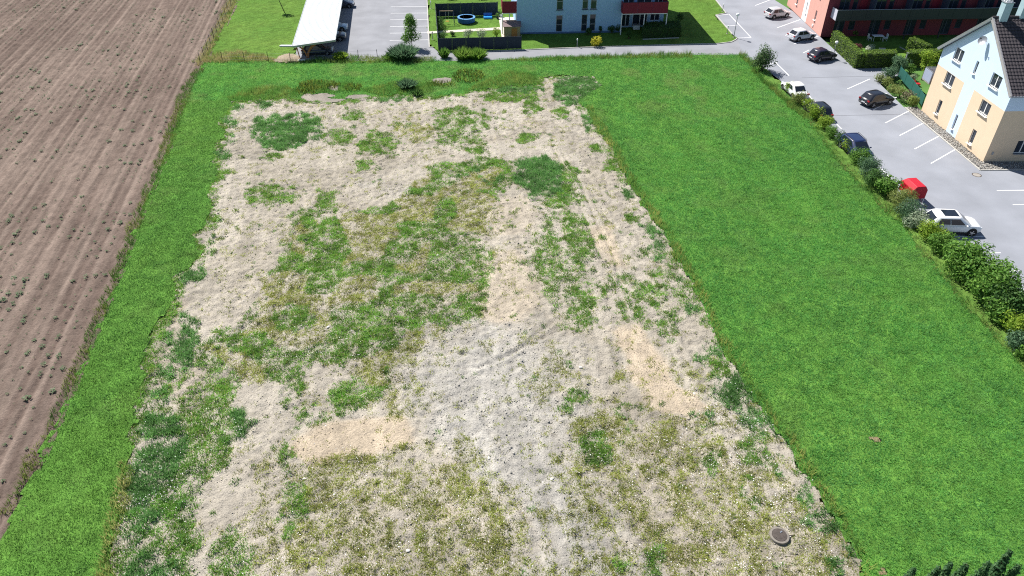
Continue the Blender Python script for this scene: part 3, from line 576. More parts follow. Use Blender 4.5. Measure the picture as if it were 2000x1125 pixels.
tall_grass('ripe_grass', 'tall yellowing grass at the near left corner of the plot', [strip([(246,900),(240,960),(226,1010),(215,1060),(200,1130),(188,1200)], 17)], 60, .5, ((.46,.43,.17),(.27,.34,.09)))
tall_grass('field_edge_grass', 'rough darker grass along the edge of the ploughed field', [strip([(15,1007),(96,838),(154,705),(216,560),(271,420),(325,285),(366,172),(389,135)], 9)], 55, .34, ((.10,.19,.04),(.20,.24,.06)))
tall_grass('far_band_grass', 'long seeding grass in the band at the far end of the plot', [GP([(440,190),(500,172),(560,168),(585,180),(580,190),(455,197)]), GP([(700,176),(770,160),(850,165),(845,182),(740,186)]), GP([(900,180),(990,140),(1050,145),(1045,165),(960,172)]), GP([(590,160),(690,165),(690,180),(590,182)])], 60, .45, ((.25,.33,.08),(.13,.29,.055)), hole=SPOTS)
tall_grass('verge_grass', 'tangled long grass along the near edge of the access lane', [GP([(540,124),(620,114),(700,110),(790,112),(850,113),(850,122),(700,124)]), GP([(955,120),(1100,112),(1280,104),(1350,104),(1355,113),(1180,115),(1050,120)]), GP([(1440,106),(1455,104),(1480,140),(1520,182),(1580,228),(1572,236),(1500,172)])], 42, .55, ((.24,.30,.07),(.09,.22,.04)))
tall_grass('hedge_foot_grass', 'dry grass at the foot of the shrubs by the car park', [strip([(1500,160),(1545,205),(1580,228),(1612,278),(1660,334),(1726,402),(1776,450),(1820,508),(1894,600),(1972,684),(2010,725)], 9)], 34, .36, ((.27,.29,.10),(.14,.26,.05)))
def blooms():
    xs = []; ys = []
    for P in (GP(ell(625,168,40,10)), GP(ell(595,178,22,9)), GP(ell(690,172,18,8)), GP(ell(915,150,34,14)), GP(ell(860,166,30,6))):
        x, y = scatter(P, int(np.prod(P.max(0) - P.min(0)) * 30)); xs.append(x); ys.append(y)
    x = np.concatenate(xs); y = np.concatenate(ys); V, F = blades(np.stack([x, y, np.full(len(x), .1)], 1), np.full(len(x), .36), .07, 1.0, 2, .1)
    c = np.where(rng.random(len(F)) < .4, 1, 0)[:, None] * np.array([.33, .36, .06]) + np.where(rng.random(len(F)) < .4, 0, 1)[:, None] * np.array([.14, .2, .03]) * .6
    tag(np_mesh('yellow_blooms', V, F, c, M['petal']), 'yellow-flowering weeds round the grey spots in the far grass', 'flowers', kind='stuff')
blooms()

# ================================================================== PAVED GROUND, LAWNS
def k3(pts): return [(p[0] * K, p[1] * K) for p in pts]
LAWN_L = [G(*p) for p in [(397,119),(425,60),(457,0),(485,-60),(520,-150),(640,-150),(604,-10),(576,112),(578,121)]]
LOT = [G(578,119), G(860,119), G(858,103), G(846,93), G(838,92.5), G(833,0), G(827,-90), G(823,-150), G(628,-150), G(604,-10), G(576,112)]
LANE = [G(*p) for p in [(858,119),(955,118),(1070,112),(1180,110),(1360,107),(1450,108),(1445,80),(1441,75),(1436,79),(1428,83),(1402,86),(1302,88.4),(1180,92),(1070,96),(947,101.5),(858,104.5)]]
CARPARK = [G(1450,108), G(1441,75), G(1430,67), G(1398,30), G(1418,26), G(1396,-2), G(1350,-60), G(1300,-150), G(1700,-150), G(1500,-8)] + k3([(38.9,103.0),(39.0,92.3),(39.2,81.3),(43.7,81.7),(43.7,79.5),(40.2,76.5),(40.1,69.6),(40.8,56.6),(75,56.4),(75,-5),(32.6,-5),(31.2,30),(30.3,56),(29.6,78)])
LAWN_M = [G(*p) for p in [(845,93),(858,104),(947,101),(1070,95.6),(1180,91.6),(1302,88),(1402,85.6),(1428,82.4),(1440,75),(1430,67),(1398,30),(1418,26),(1396,-2),(1350,-60),(1300,-150),(826,-150),(836,0),(840,92)]]
def turf2(x, y): return .0 + (fbm(x, y, .8, 2, 131) - .5) * .05
def lawn_col(x, y): return turf_col(x, y) * np.array([1.05, .9, .9])
for P, l in ((LAWN_L, 'mown lawn between the ploughed field and the carport'), (LAWN_M, 'mown lawn around the light blue apartment building')):
    o = grid_region('lawn', [np.array(P)], [], .5, turf2, lawn_col, M['turf']); tag(o, l, 'lawn', kind='structure')
far = MB().sheet([(44 * K, 57.3 * K), (250, 57.3 * K), (250, 150), (44 * K, 150)], -.03).build('far_lawn', M['terrain'])
tag(far, 'grass beyond the houses', 'lawn', kind='structure')
def lawn_grass(polys, dens, h, label):
    xs = []; ys = []; clip = GP([(-20, 140), (-20, -30), (2020, -30), (2020, 140)])
    for P in polys:
        P = np.array(P); x, y = scatter(P, int(np.prod(P.max(0) - P.min(0)) * dens), (), .3); k = inpoly(x, y, clip); xs.append(x[k]); ys.append(y[k])
    x = np.concatenate(xs); y = np.concatenate(ys); V, F = blades(np.stack([x, y, turf2(x, y) - .02], 1), np.full(len(x), h), .055, 1.0)
    t = fbm(x, y, 4, 3, 141)[:, None]; c = np.array([.13, .27, .035]) * (1 - t) + np.array([.21, .29, .055]) * t
    dry = np.clip((fbm(x, y, 3, 3, 142) - .56) * 6, 0, .6)[:, None]; c = c * (1 - dry) + np.array([.34, .34, .10]) * dry
    return tag(np_mesh('lawn_grass', V, F, c * rng.uniform(.75, 1.2, len(x))[:, None], M['blade']), label, 'grass', kind='stuff')
lawn_grass([LAWN_L, LAWN_M], 50, .10, 'short sunlit grass of the lawns')

def paved(name, P, z, m, label, cat):
    o = MB().sheet(P, z).build(name, m); return tag(o, label, cat, kind='structure')
lot = paved('parking_lot', LOT, .010, M['asphalt2'], 'grey asphalt parking lot beside the carport', 'parking lot')
lane = paved('access_lane', LANE, .014, M['asphalt2'], 'narrow asphalt access lane behind the far grass', 'lane')
cpk = paved('car_park', CARPARK, .018, M['asphalt'], 'wide pale asphalt car park between the houses', 'car park')
def bar(a, b, wdt, z, name, m, parent, h=.003):
    a = Vector((*a, 0)); b = Vector((*b, 0)); d = (b - a).normalized(); n = Vector((-d.y, d.x, 0)) * wdt / 2
    mb = MB(); mb.prism([tuple((a - n)[:2]), tuple((b - n)[:2]), tuple((b + n)[:2]), tuple((a + n)[:2])], z, z + h)
    return mb.build(name, m, parent)
def kerb(P, parent, label_name='kerb', wdt=.14, h=.10):
    for a, b in zip(P, P[1:]):
        L = math.dist(a, b); n = max(1, int(L / 1.0))
        for i in range(n):
            p = [a[k] + (b[k] - a[k]) * (i + .006) / n for k in (0, 1)]; q = [a[k] + (b[k] - a[k]) * (i + .994) / n for k in (0, 1)]
            bar(p, q, wdt, -.05, 'kerb_stone', M['kerb'], parent, h + .05)
kerb([G(858,104), G(947,101.2), G(1070,95.8), G(1180,91.8), G(1302,88.2), G(1402,85.8), G(1428,82.6), G(1436,78.6), G(1440.5,74.8)], lane)
kerb([G(1430,67), G(1398,30), G(1418,26), G(1396,-2), G(1380,-20)], cpk)
kerb([G(846,92.5), G(838.5,92.2), G(834,0), G(832,-30)], lot, h=.06)
for a, b in [((766,-1),(832,-1.5)), ((763,13.5),(833,13)), ((763,26),(834,25.6)), ((762,39),(835,38)), ((762,52),(835.6,51)), ((761.5,65),(836.5,64)), ((761,79),(837,78)), ((764,-14),(831,-14)), ((764,-27),(831,-27))]:
    bar(G(*a), G(*b), .10, .014, 'parking_line', M['line'], lot)
PL = [((1517,124.5),(1541,148)), ((1497,124.8),(1518,124.3)), ((1512,119),(1517,123.5)), ((1621,229),(1644,252.5)), ((1700,309),(1742,351)), ((1747,356),(1768,377)), ((1579,186),(1590,198)),
  ((1655,174),(1699,154.5)), ((1704,216),(1751,190)), ((1729,240.5),(1776,216.5)), ((1757,265),(1803,241)), ((1786,291.5),(1833,266.5)), ((1818,319.6),(1865,292.5)),
  ((1475,11),(1507,-1)), ((1505,37.5),(1518,32)), ((1518,54.5),(1563,38.5)), ((1534,69.5),(1548,63)), ((1550,86.3),(1598,71)), ((1569,103.5),(1580,98)), ((1588,122.5),(1598,117)), 
  ((1947,372.6),(2060,371)), ((1978,400),(2060,399)), ((1910,494.5),(1954,494)), ((1938,529.5),(1990,528.5)), ((1976,567),(2080,566)), ((1838,463.5),(1921,461.8)),
  ((1397,30.5),(1424,28.2)), ((1424,28.2),(1467,73.5)), ((1441,74.6),(1467,73.5)), ((1417,51.3),(1440,49.5)), ((1490,-8),(1520,-18)), ((1450,-14),(1480,-26))]
for a, b in PL: bar(G(*a), G(*b), .11, .022, 'parking_line', M['line'], cpk)
for a, b in [((1566,152.3),(1706,149)), ((1628,226.3),(1776,223)), ((1455,80),(1560,150))][:2]:
    bar(G(*a), G(*b), .05, .020, 'asphalt_joint', M['joint'], cpk, .0015)
for a, b in [((1512,118),(1517,123)), ((1537,5),(1546,9)), ((1510,37),(1518,38)), ((1521,55),(1530,57.5))]:
    pass
# manhole cover in the car park
x, y = G(1907.5, 342)
t = thing('manhole_cover', 'round pale manhole cover set in the car park asphalt', 'manhole', (x, y, .018))
MB().lathe((0, 0, 0), [(.44, .001), (.44, .008), (.36, .008), (.36, .001)], 28).build('frame_ring', M['iron'], t)
MB().lathe((0, 0, 0), [(.355, .001), (.355, .007), (.1, .009)], 28).build('lid', M['conc'], t)
# concrete shaft with its iron lid on the plot
x, y = G(1521, 1049)
t = thing('manhole_shaft', 'round concrete manhole shaft with rusty lid standing on the plot', 'manhole', (x, y, -.05))
MB().lathe((0, 0, 0), [(.66, 0), (.62, .07), (.53, .10), (.51, .24), (.40, .25), (.39, .21)], 32).build('shaft_ring', mat('weathered_concrete', (.20, .18, .155), .95, var=.25, scale=5, bump=.3, bscale=25), t, 40)
lid = MB().lathe((0, 0, 0), [(.385, .20), (.385, .262), (.30, .268), (.05, .268)], 32).build('lid', M['iron'], t, 40)
m = MB()
for i in range(-2, 3): m.box((i * .11, 0, .274), (.05, .5 - abs(i) * .08, .012))
m.build('lid_rib', M['iron'], lid)
MB().box((.12, .16, .285), (.16, .06, .03), .6).build('lifting_lug', M['steel'], lid)
MB().tube([(.52, .02, .16), (.74, .05, .12), (.9, .12, .07)], .025, 6).build('pipe_stub', M['iron'], t, 40)
tag(grid_region('shaft_apron', [np.array([(x + .95 * math.cos(a), y - .15 + .85 * math.sin(a)) for a in np.linspace(0, 6.2, 16)])], [], .15, lambda x, y: soil_z(x, y) * .3 + .02, lambda x, y: soil_col(x, y) * 1.12, M['soil']), 'pale disturbed earth round the manhole shaft', 'soil', kind='structure')

# ================================================================== PLANTS
def leaves(centres, radii, n, size, cols, squash=(1, 1, 1), up=.35, box=None):
    """leaf quads on the shells of clumps; returns V, F, C"""
    centres = np.array(centres); radii = np.array(radii); w_ = radii ** 2; pick = rng.choice(len(centres), n, p=w_ / w_.sum())
    d = rng.normal(0, 1, (n, 3)); d /= np.linalg.norm(d, axis=1)[:, None]
    r = radii[pick] * rng.uniform(.62, 1.06, n)
    P = centres[pick] + d * r[:, None] * np.array(squash)
    return leafquads(P, d, size, cols, up)
def leafquads(P, d, size, cols, up=.35):
    n = len(P); nr = d + rng.normal(0, .55, (n, 3)); nr[:, 2] += up; nr /= np.linalg.norm(nr, axis=1)[:, None]
    a = np.cross(nr, rng.normal(0, 1, (n, 3))); a /= np.linalg.norm(a, axis=1)[:, None] + 1e-9; b = np.cross(nr, a)
    s = (size * rng.uniform(.6, 1.35, n))[:, None]
    V = np.stack([P - a * s, P - b * s * .48 + nr * s * .12, P + a * s, P + b * s * .48 + nr * s * .12], 1).reshape(-1, 3)
    F = np.arange(n * 4).reshape(-1, 4)
    c0, c1 = np.array(cols[0]), np.array(cols[1]); t = rng.random((n, 1)); C = (c0 * (1 - t) + c1 * t) * rng.uniform(.75, 1.2, (n, 1))
    return V, F, C
DG = ((.045,.115,.030), (.095,.19,.045)); MG = ((.085,.205,.035), (.17,.31,.055)); YG = ((.18,.31,.035), (.32,.43,.055)); BG = ((.07,.15,.08), (.15,.25,.13)); SG = ((.24,.32,.20), (.42,.48,.34)); OL = ((.16,.22,.055), (.28,.32,.10)); YY = ((.48,.50,.04), (.66,.60,.07)); RD = ((.10,.03,.04), (.22,.07,.09)); WF = ((.45,.48,.40), (.75,.76,.70))
def shrub(label, loc, rx, ry, h, cols, leaf=.10, n=900, clumps=9, name='shrub', cat='shrub', group=None, stems=4, skirt=.25, cols2=None):
    t = thing(name, label, cat, (loc[0], loc[1], 0), 0, group)
    C = []; Rr = []
    for i in range(clumps):
        a = random.uniform(0, 6.28); q = random.uniform(0, 1) ** .6; zz = random.uniform(skirt, .78)
        k = math.sqrt(max(.08, 1 - ((zz - .42) / .62) ** 2))
        C.append((rx * .62 * q * math.cos(a) * k, ry * .62 * q * math.sin(a) * k, h * zz)); Rr.append(min(rx, ry, h) * random.uniform(.36, .56))
    C.append((0, 0, h * .5)); Rr.append(min(rx, ry, h * .6) * .8)
    V, F, Cc = leaves(C, Rr, n, leaf, cols, (max(1, rx / ry * .9), max(1, ry / rx * .9), .85)); V[:, 2] = np.maximum(V[:, 2], .03)
    np_mesh('foliage', V, F, Cc, M['leaf'], t)
    for i in range(stems):
        a = 6.28 * i / stems + random.random(); m = MB(); tp = (rx * .4 * math.cos(a), ry * .4 * math.sin(a), h * random.uniform(.5, .75))
        m.tube([(.05 * math.cos(a), .05 * math.sin(a), -.05), (tp[0] * .4, tp[1] * .4, tp[2] * .5), tp], [.035, .025, .012], 5).build('stem', M['bark'], t)
    return t
def hedge(label, P, h, cols, leaf=.09, dens=150, name='hedge', group=None):
    """clipped hedge over plan polygon P (world), leaves on top and sides"""
    c = np.mean(P, 0); t = thing(name, label, 'hedge', (c[0], c[1], 0), 0, group); P = [tuple(np.array(p) - c) for p in P]
    pts = []; nrm = []
    for a, b in zip(P, P[1:] + P[:1]):
        a = np.array(a); b = np.array(b); L = np.linalg.norm(b - a); k = int(L * h * dens); s = rng.random(k)[:, None]; q = a + (b - a) * s; e = (b - a) / L; nn = np.array([e[1], -e[0]])
        if inpoly(np.array([(a + b)[0] / 2 + nn[0] * .05]), np.array([(a + b)[1] / 2 + nn[1] * .05]), P)[0]: nn = -nn
        z = rng.random(k) * h; off = rng.normal(0, .05, (k, 1)) + .05 * np.sin(z * 9 + s[:, 0] * L * 4)[:, None]
        pts.append(np.column_stack([q + nn * off, z])); nrm.append(np.tile([nn[0], nn[1], .25], (k, 1)))
    A = np.array(P); x0, y0 = A.min(0); x1, y1 = A.max(0); k = int((x1 - x0) * (y1 - y0) * dens * 1.1); x = rng.uniform(x0, x1, k); y = rng.uniform(y0, y1, k); i = inpoly(x, y, A)
    pts.append(np.column_stack([x[i], y[i], h + rng.normal(0, .05, i.sum())])); nrm.append(np.tile([0, 0, 1.], (i.sum(), 1)))
    V, F, C = leafquads(np.vstack(pts), np.vstack(nrm), leaf, cols, .15); np_mesh('foliage', V, F, C, M['leaf'], t)
    core = MB(); core.prism([tuple(np.array(p) * (1 - .10 / max(.3, np.linalg.norm(p)))) for p in P], 0, h - .07); core.build('twig_core', mat('hedge_twigs', (.03, .05, .018), .95, var=.3, scale=6), t)
    return t
def tree(label, loc, h, crown_r, crown_z, cols, leaf=.16, n=1400, trunk=.09, lean=(0, 0), name='tree', shape=1.5, group=None, clumps=14):
    t = thing(name, label, 'tree', (loc[0], loc[1], 0), 0, group)
    top = (lean[0], lean[1], h); MB().tube([(0, 0, -.1), (lean[0] * .4, lean[1] * .4, h * .4), (lean[0] * .8, lean[1] * .8, h * .9)], [trunk, trunk * .75, trunk * .3], 8).build('trunk', M['bark'], t, 50)
    C = []; Rr = []
    for i in range(clumps):
        zz = random.random(); rr = crown_r * (1 - zz) ** .6 * .75 if shape > 1 else crown_r * .7 * math.sqrt(max(0.05, 1 - (2 * zz - 1) ** 2)); a = random.uniform(0, 6.28); q = random.random() ** .5
        C.append((lean[0] * .7 + rr * q * math.cos(a), lean[1] * .7 + rr * q * math.sin(a), crown_z + (h - crown_z) * (.08 + .86 * zz))); Rr.append(crown_r * random.uniform(.25, .42))
    V, F, Cc = leaves(C, Rr, n, leaf, cols); cr = np_mesh('crown', V, F, Cc, M['leaf'], t)
    for c in C[:8]: MB().tube([(lean[0] * .5, lean[1] * .5, crown_z * .9), ((c[0] + lean[0] * .5) / 2, (c[1] + lean[1] * .5) / 2, (c[2] + crown_z) / 2), c], [trunk * .4, trunk * .25, .012], 5).build('limb', M['bark'], t)
    return t
def conifer(label, loc, h, r, group):
    t = thing('spruce_tree', label, 'tree', (loc[0], loc[1], 0), 0, group)
    MB().tube([(0, 0, -.1), (0, 0, h * .97)], [.16, .02], 8).build('trunk', M['bark'], t, 50)
    P = []; D = []
    z = .6
    while z < h:
        f = 1 - z / h; nb = 5 + int(9 * f); ph = random.uniform(0, 6)
        for i in range(nb):
            a = ph + 6.28 * i / nb + random.uniform(-.3, .3); L = r * (f ** .85) * random.uniform(.7, 1.12) + .06; k = int(8 + L * 30)
            s = rng.random(k) ** .8; sx = s * L; side = rng.normal(0, .10, k) * (1.1 - s) * (.6 + L); dz = -.22 * sx + .30 * sx * s + rng.normal(0, .05, k)
            P.append(np.column_stack([sx * math.cos(a) - side * math.sin(a), sx * math.sin(a) + side * math.cos(a), z + dz])); D.append(np.column_stack([np.full(k, math.cos(a)), np.full(k, math.sin(a)), rng.uniform(.2, .9, k)]))
        z += .20 + .16 * f
    V, F, C = leafquads(np.vstack(P), np.vstack(D), .085, ((.04,.11,.045), (.10,.19,.075)), .4); np_mesh('crown', V, F, C, M['leaf'], t)

# shrubs along the car park, far to near: centre in the survey, width in px, colours, leaf size, words
HR = [(1543,178,26,YG,.07,'small yellow-green shrub beside the white sedan'), (1557,197,28,OL,.07,'olive shrub behind the black estate car'), (1575,209,25,YG,.07,'bright shrub beside the rear of the black estate car'), (1590,227,32,YG,.07,'bright green shrub between the black estate and the blue car'), (1607,246,30,YG,.07,'light green shrub left of the dark blue car bonnet'), (1620,262,28,MG,.07,'mid green shrub left of the dark blue car'), (1638,277,32,DG,.08,'dark green shrub covering the dark blue car'), (1659,291,36,YG,.08,'bright clump among the shrubs by the dark blue car'), (1677,311,42,MG,.08,'leafy green shrub beside the dark blue car door'), (1690,334,46,BG,.07,'grey-green feathery shrub below the dark blue car'), (1703,356,42,DG,.08,'dark shrub left of the large-leaved laurel'), (1729,372,42,MG,.13,'large-leaved glossy laurel beside the red trailer'), (1752,400,50,OL,.06,'fine olive shrub below the red trailer'), (1770,420,46,BG,.06,'blue-green fine shrub left of the white car'), (1787,437,38,SG,.09,'pale silvery shrub behind the white car'), (1815,457,48,YG,.09,'yellow-green shrub at the rear wheel of the white car'), (1834,481,44,MG,.10,'green shrub right below the white car'), (1866,509,74,MG,.14,'big bright laurel at the upper end of the long laurel mass'), (1902,536,82,MG,.14,'broad laurel in the middle of the long laurel mass'), (1931,567,84,MG,.14,'broad dark-footed laurel of the long laurel mass'), (1950,598,74,DG,.14,'lower laurel of the long laurel mass'), (1942,618,50,MG,.12,'small laurel at the lower left of the laurel mass'), (1984,648,60,YG,.10,'rounded light green shrub at the right picture edge'), (1988,672,50,BG,.09,'dark lower shrub at the right picture edge'), (2003,694,40,MG,.10,'last green shrub down the right picture edge'), (2035,640,80,MG,.12,'shrub just past the right picture edge')]
for u, v, wpx, cl, lf, l in HR:
    s = pxm(v) * wpx / 2 * (1.18 if v > 345 else 1.0 if 255 < v < 315 else 1.14); loc = G(u + 1, v + .22 * wpx)
    shrub(l, loc, s * 1.1, s * 1.1, s * 1.65, cl, lf, int(750 + 1150 * s * s / (lf / .08) ** 1.4), 16, group='shrubs along the car park edge')
# the upright bush at the corner
x, y = G(1487, 139); shrub('tall dense upright bush at the corner of lane and car park', (x, y), 1.65, 1.5, 4.0, ((.06,.12,.045), (.14,.22,.09)), .10, 3400, 26, stems=7, skirt=.12)
# bank planting by the apricot house
for u, v, wpx, hh, cl, lf, l in [(1735,147,34,1.0,BG,.10,'loose blue-green bush at the head of the bank planting'), (1752,135,42,1.5,BG,.10,'large blue-green lilac-like bush behind the bank planting'), (1777,138,22,1.1,MG,.08,'small round bush beside the bright globe tree'), (1716,155,26,.9,OL,.08,'olive ground shrub at the far tip of the bank'), (1732,163,30,.9,OL,.08,'olive shrub second along the bank'), (1746,175,32,.9,OL,.08,'olive shrub in the middle of the bank'), (1757,185,28,.9,OL,.08,'olive shrub towards the house end of the bank'), (1772,190,28,.9,((.2,.19,.11),(.32,.28,.18)),.08,'faded pinkish shrub near the house end of the bank'), (1783,202,32,.95,((.14,.22,.04),(.30,.36,.10)),.10,'bright variegated shrub at the house end of the bank'), (1782,152,18,.7,SG,.08,'pale small bush under the globe tree')]:
    s = pxm(v) * wpx / 2; shrub(l, G(u, v + 5), s * 1.1, s * 1.1, hh * 1.3, cl, lf, int(380 + 500 * s * s), 9, group='bank planting')
x, y = G(1800, 156); tree('bright green globe tree in the garden by the apricot house', (x, y), 3.6, 1.55, 1.4, YG, .13, 1500, .09, shape=1)
# verge and garden shrubs at the far side
def tuft(label, loc, r, h, n, cols, name='ornamental_grass'):
    t = thing(name, label, 'plant', (loc[0], loc[1], 0)); a = rng.uniform(0, 6.28, n); q = rng.random(n) ** .6; P = np.column_stack([np.cos(a) * q * r * .5, np.sin(a) * q * r * .5, np.zeros(n)])
    tip = P + np.column_stack([np.cos(a) * q * r * .8, np.sin(a) * q * r * .8, h * (1.05 - .45 * q) * rng.uniform(.75, 1.1, n)]); b = rng.uniform(0, 3.14, n); wv = np.column_stack([np.cos(b), np.sin(b), b * 0]) * .045
    mid = (P + tip) / 2; mid[:, 2] += .12 * h
    V = np.stack([P - wv, P + wv, mid + wv, tip, mid - wv], 1).reshape(-1, 3); F = np.arange(n * 5).reshape(-1, 5); c0, c1 = np.array(cols[0]), np.array(cols[1]); tt = rng.random((n, 1))
    np_mesh('leaf_blades', V, F, c0 * (1 - tt) + c1 * tt, M['blade'], t); return t
tuft('dark blue-green clump of reed grass beside the lane', G(788,115), 1.9, 2.2, 800, BG)
tuft('small bright green tuft in front of the dark fence', G(868,113), .75, 1.5, 240, MG)
tuft('broad bright green grass clump in front of the dark fence', G(905,115), 1.4, 1.7, 520, ((.13,.26,.04),(.24,.36,.07)))
tuft('right half of the bright grass clump in front of the fence', G(932,115), 1.3, 1.6, 480, ((.12,.26,.04),(.22,.36,.06)))
tuft('yellow-green tall grass tuft before the carport', G(665,116), 1.0, 1.2, 330, YG)
tuft('low dark tuft left of the reed grass', G(760,116), .9, .9, 220, MG)
tuft('dark green rushes at the far rim of the plot', G(795,172), 1.2, 1.3, 380, BG)
tuft('slender dark stalks at the far rim of the plot', G(815,186), .8, .9, 120, DG)
x, y = G(805, 93); tree('young slender tree standing on the grass tip by the parking lot', (x, y), 4.5, 1.75, .9, MG, .13, 2100, .06, clumps=30)
x, y = G(556, 24); tree('leaning sapling on the lawn by the field', (x, y), 4.0, 1.1, 2.3, DG, .13, 500, .07, lean=(-1.3, .3), name='sapling', shape=1)
for u, v, wpx, hh, cl, lf, l in [(915,75,24,1.5,SG,.08,'silvery lavender bush left in the fenced garden'), (941,76,26,1.6,SG,.08,'silvery bush right of the other in the fenced garden'), (970,73,20,1.6,YG,.08,'yellow-green bush beside the timber shed'), (884,70,12,.7,DG,.07,'small dark potted bush in the fenced garden'), (1163,91,28,1.5,YY,.10,'golden yellow bush on the lawn in front of blue building'), (1150,68,16,1.1,DG,.10,'dark bush at the window of the blue building'), (1172,64,9,1.2,DG,.08,'thin dark shrub against the blue wall'), (1195,64,18,1.2,DG,.09,'dark shrub bed left against the blue wall'), (1207,63,16,1.5,DG,.09,'taller dark shrub against the blue wall'), (1228,76,18,1.4,DG,.09,'shaded bush beside the terrace opening'), (1324,50,22,2.2,DG,.10,'shaded leafy bush at the right end of the balcony'), (1675,99,20,1.0,RD,.08,'dark red-leaved shrub in the garden by the hedge'), (1697,100,24,.9,WF,.08,'white flowering shrub in the garden by the hedge'), (1667,70,16,1.1,MG,.09,'round green bush in the shade of the salmon building'), (880,-3,30,1.4,YG,.1,'bright hedge plants behind the far fence, left'), (940,-4,40,1.4,MG,.1,'bright hedge plants behind the far fence, right')]:
    s = pxm(v) * wpx / 2; shrub(l, G(u, v), s, s, hh, cl, lf, int(320 + 350 * s * s), 8, group=None)
# spruce tops at the near right corner
for i, (u, v, hh, l) in enumerate([(1789,1092,5.0,'leftmost spruce top at the bottom right corner'), (1840,1086,5.4,'second spruce top from the left at the bottom right'), (1862,1080,5.6,'slim spruce tip between its two neighbours'), (1894,1081,5.4,'middle spruce top at the bottom right corner'), (1937,1078,5.6,'spruce top left of the tallest one'), (1977,1058,6.4,'tallest spruce top at the bottom right corner'), (1996,1082,5.4,'spruce top cut by the right picture edge')]):
    conifer(l, G(u - 4, v + 20, hh * .6), hh * .6, .55, 'spruce trees at the near right corner')

# planting bed under the shrubs
BL = [(1462,120),(1500,158),(1545,203),(1580,226),(1610,276),(1656,331),(1722,399),(1772,447),(1815,506),(1890,597),(1968,682),(2060,790)]
HB_ = GP([(u + 2, v + 1) for u, v in BL] + [(u + d, v - 4) for (u, v), d in zip(BL[::-1], (70, 60, 56, 44, 36, 30, 28, 26, 24, 22, 14, 10))])
o = grid_region('hedge_bed', [HB_], [], .25, lambda x, y: .06 + (fbm(x, y, .6, 2, 151) - .5) * .08, lambda x, y: turf_col(x, y) * np.array([1.2, .95, 1.1]), M['turf']); tag(o, 'strip of rough grass and earth under the car park shrubs', 'planting bed', kind='structure')

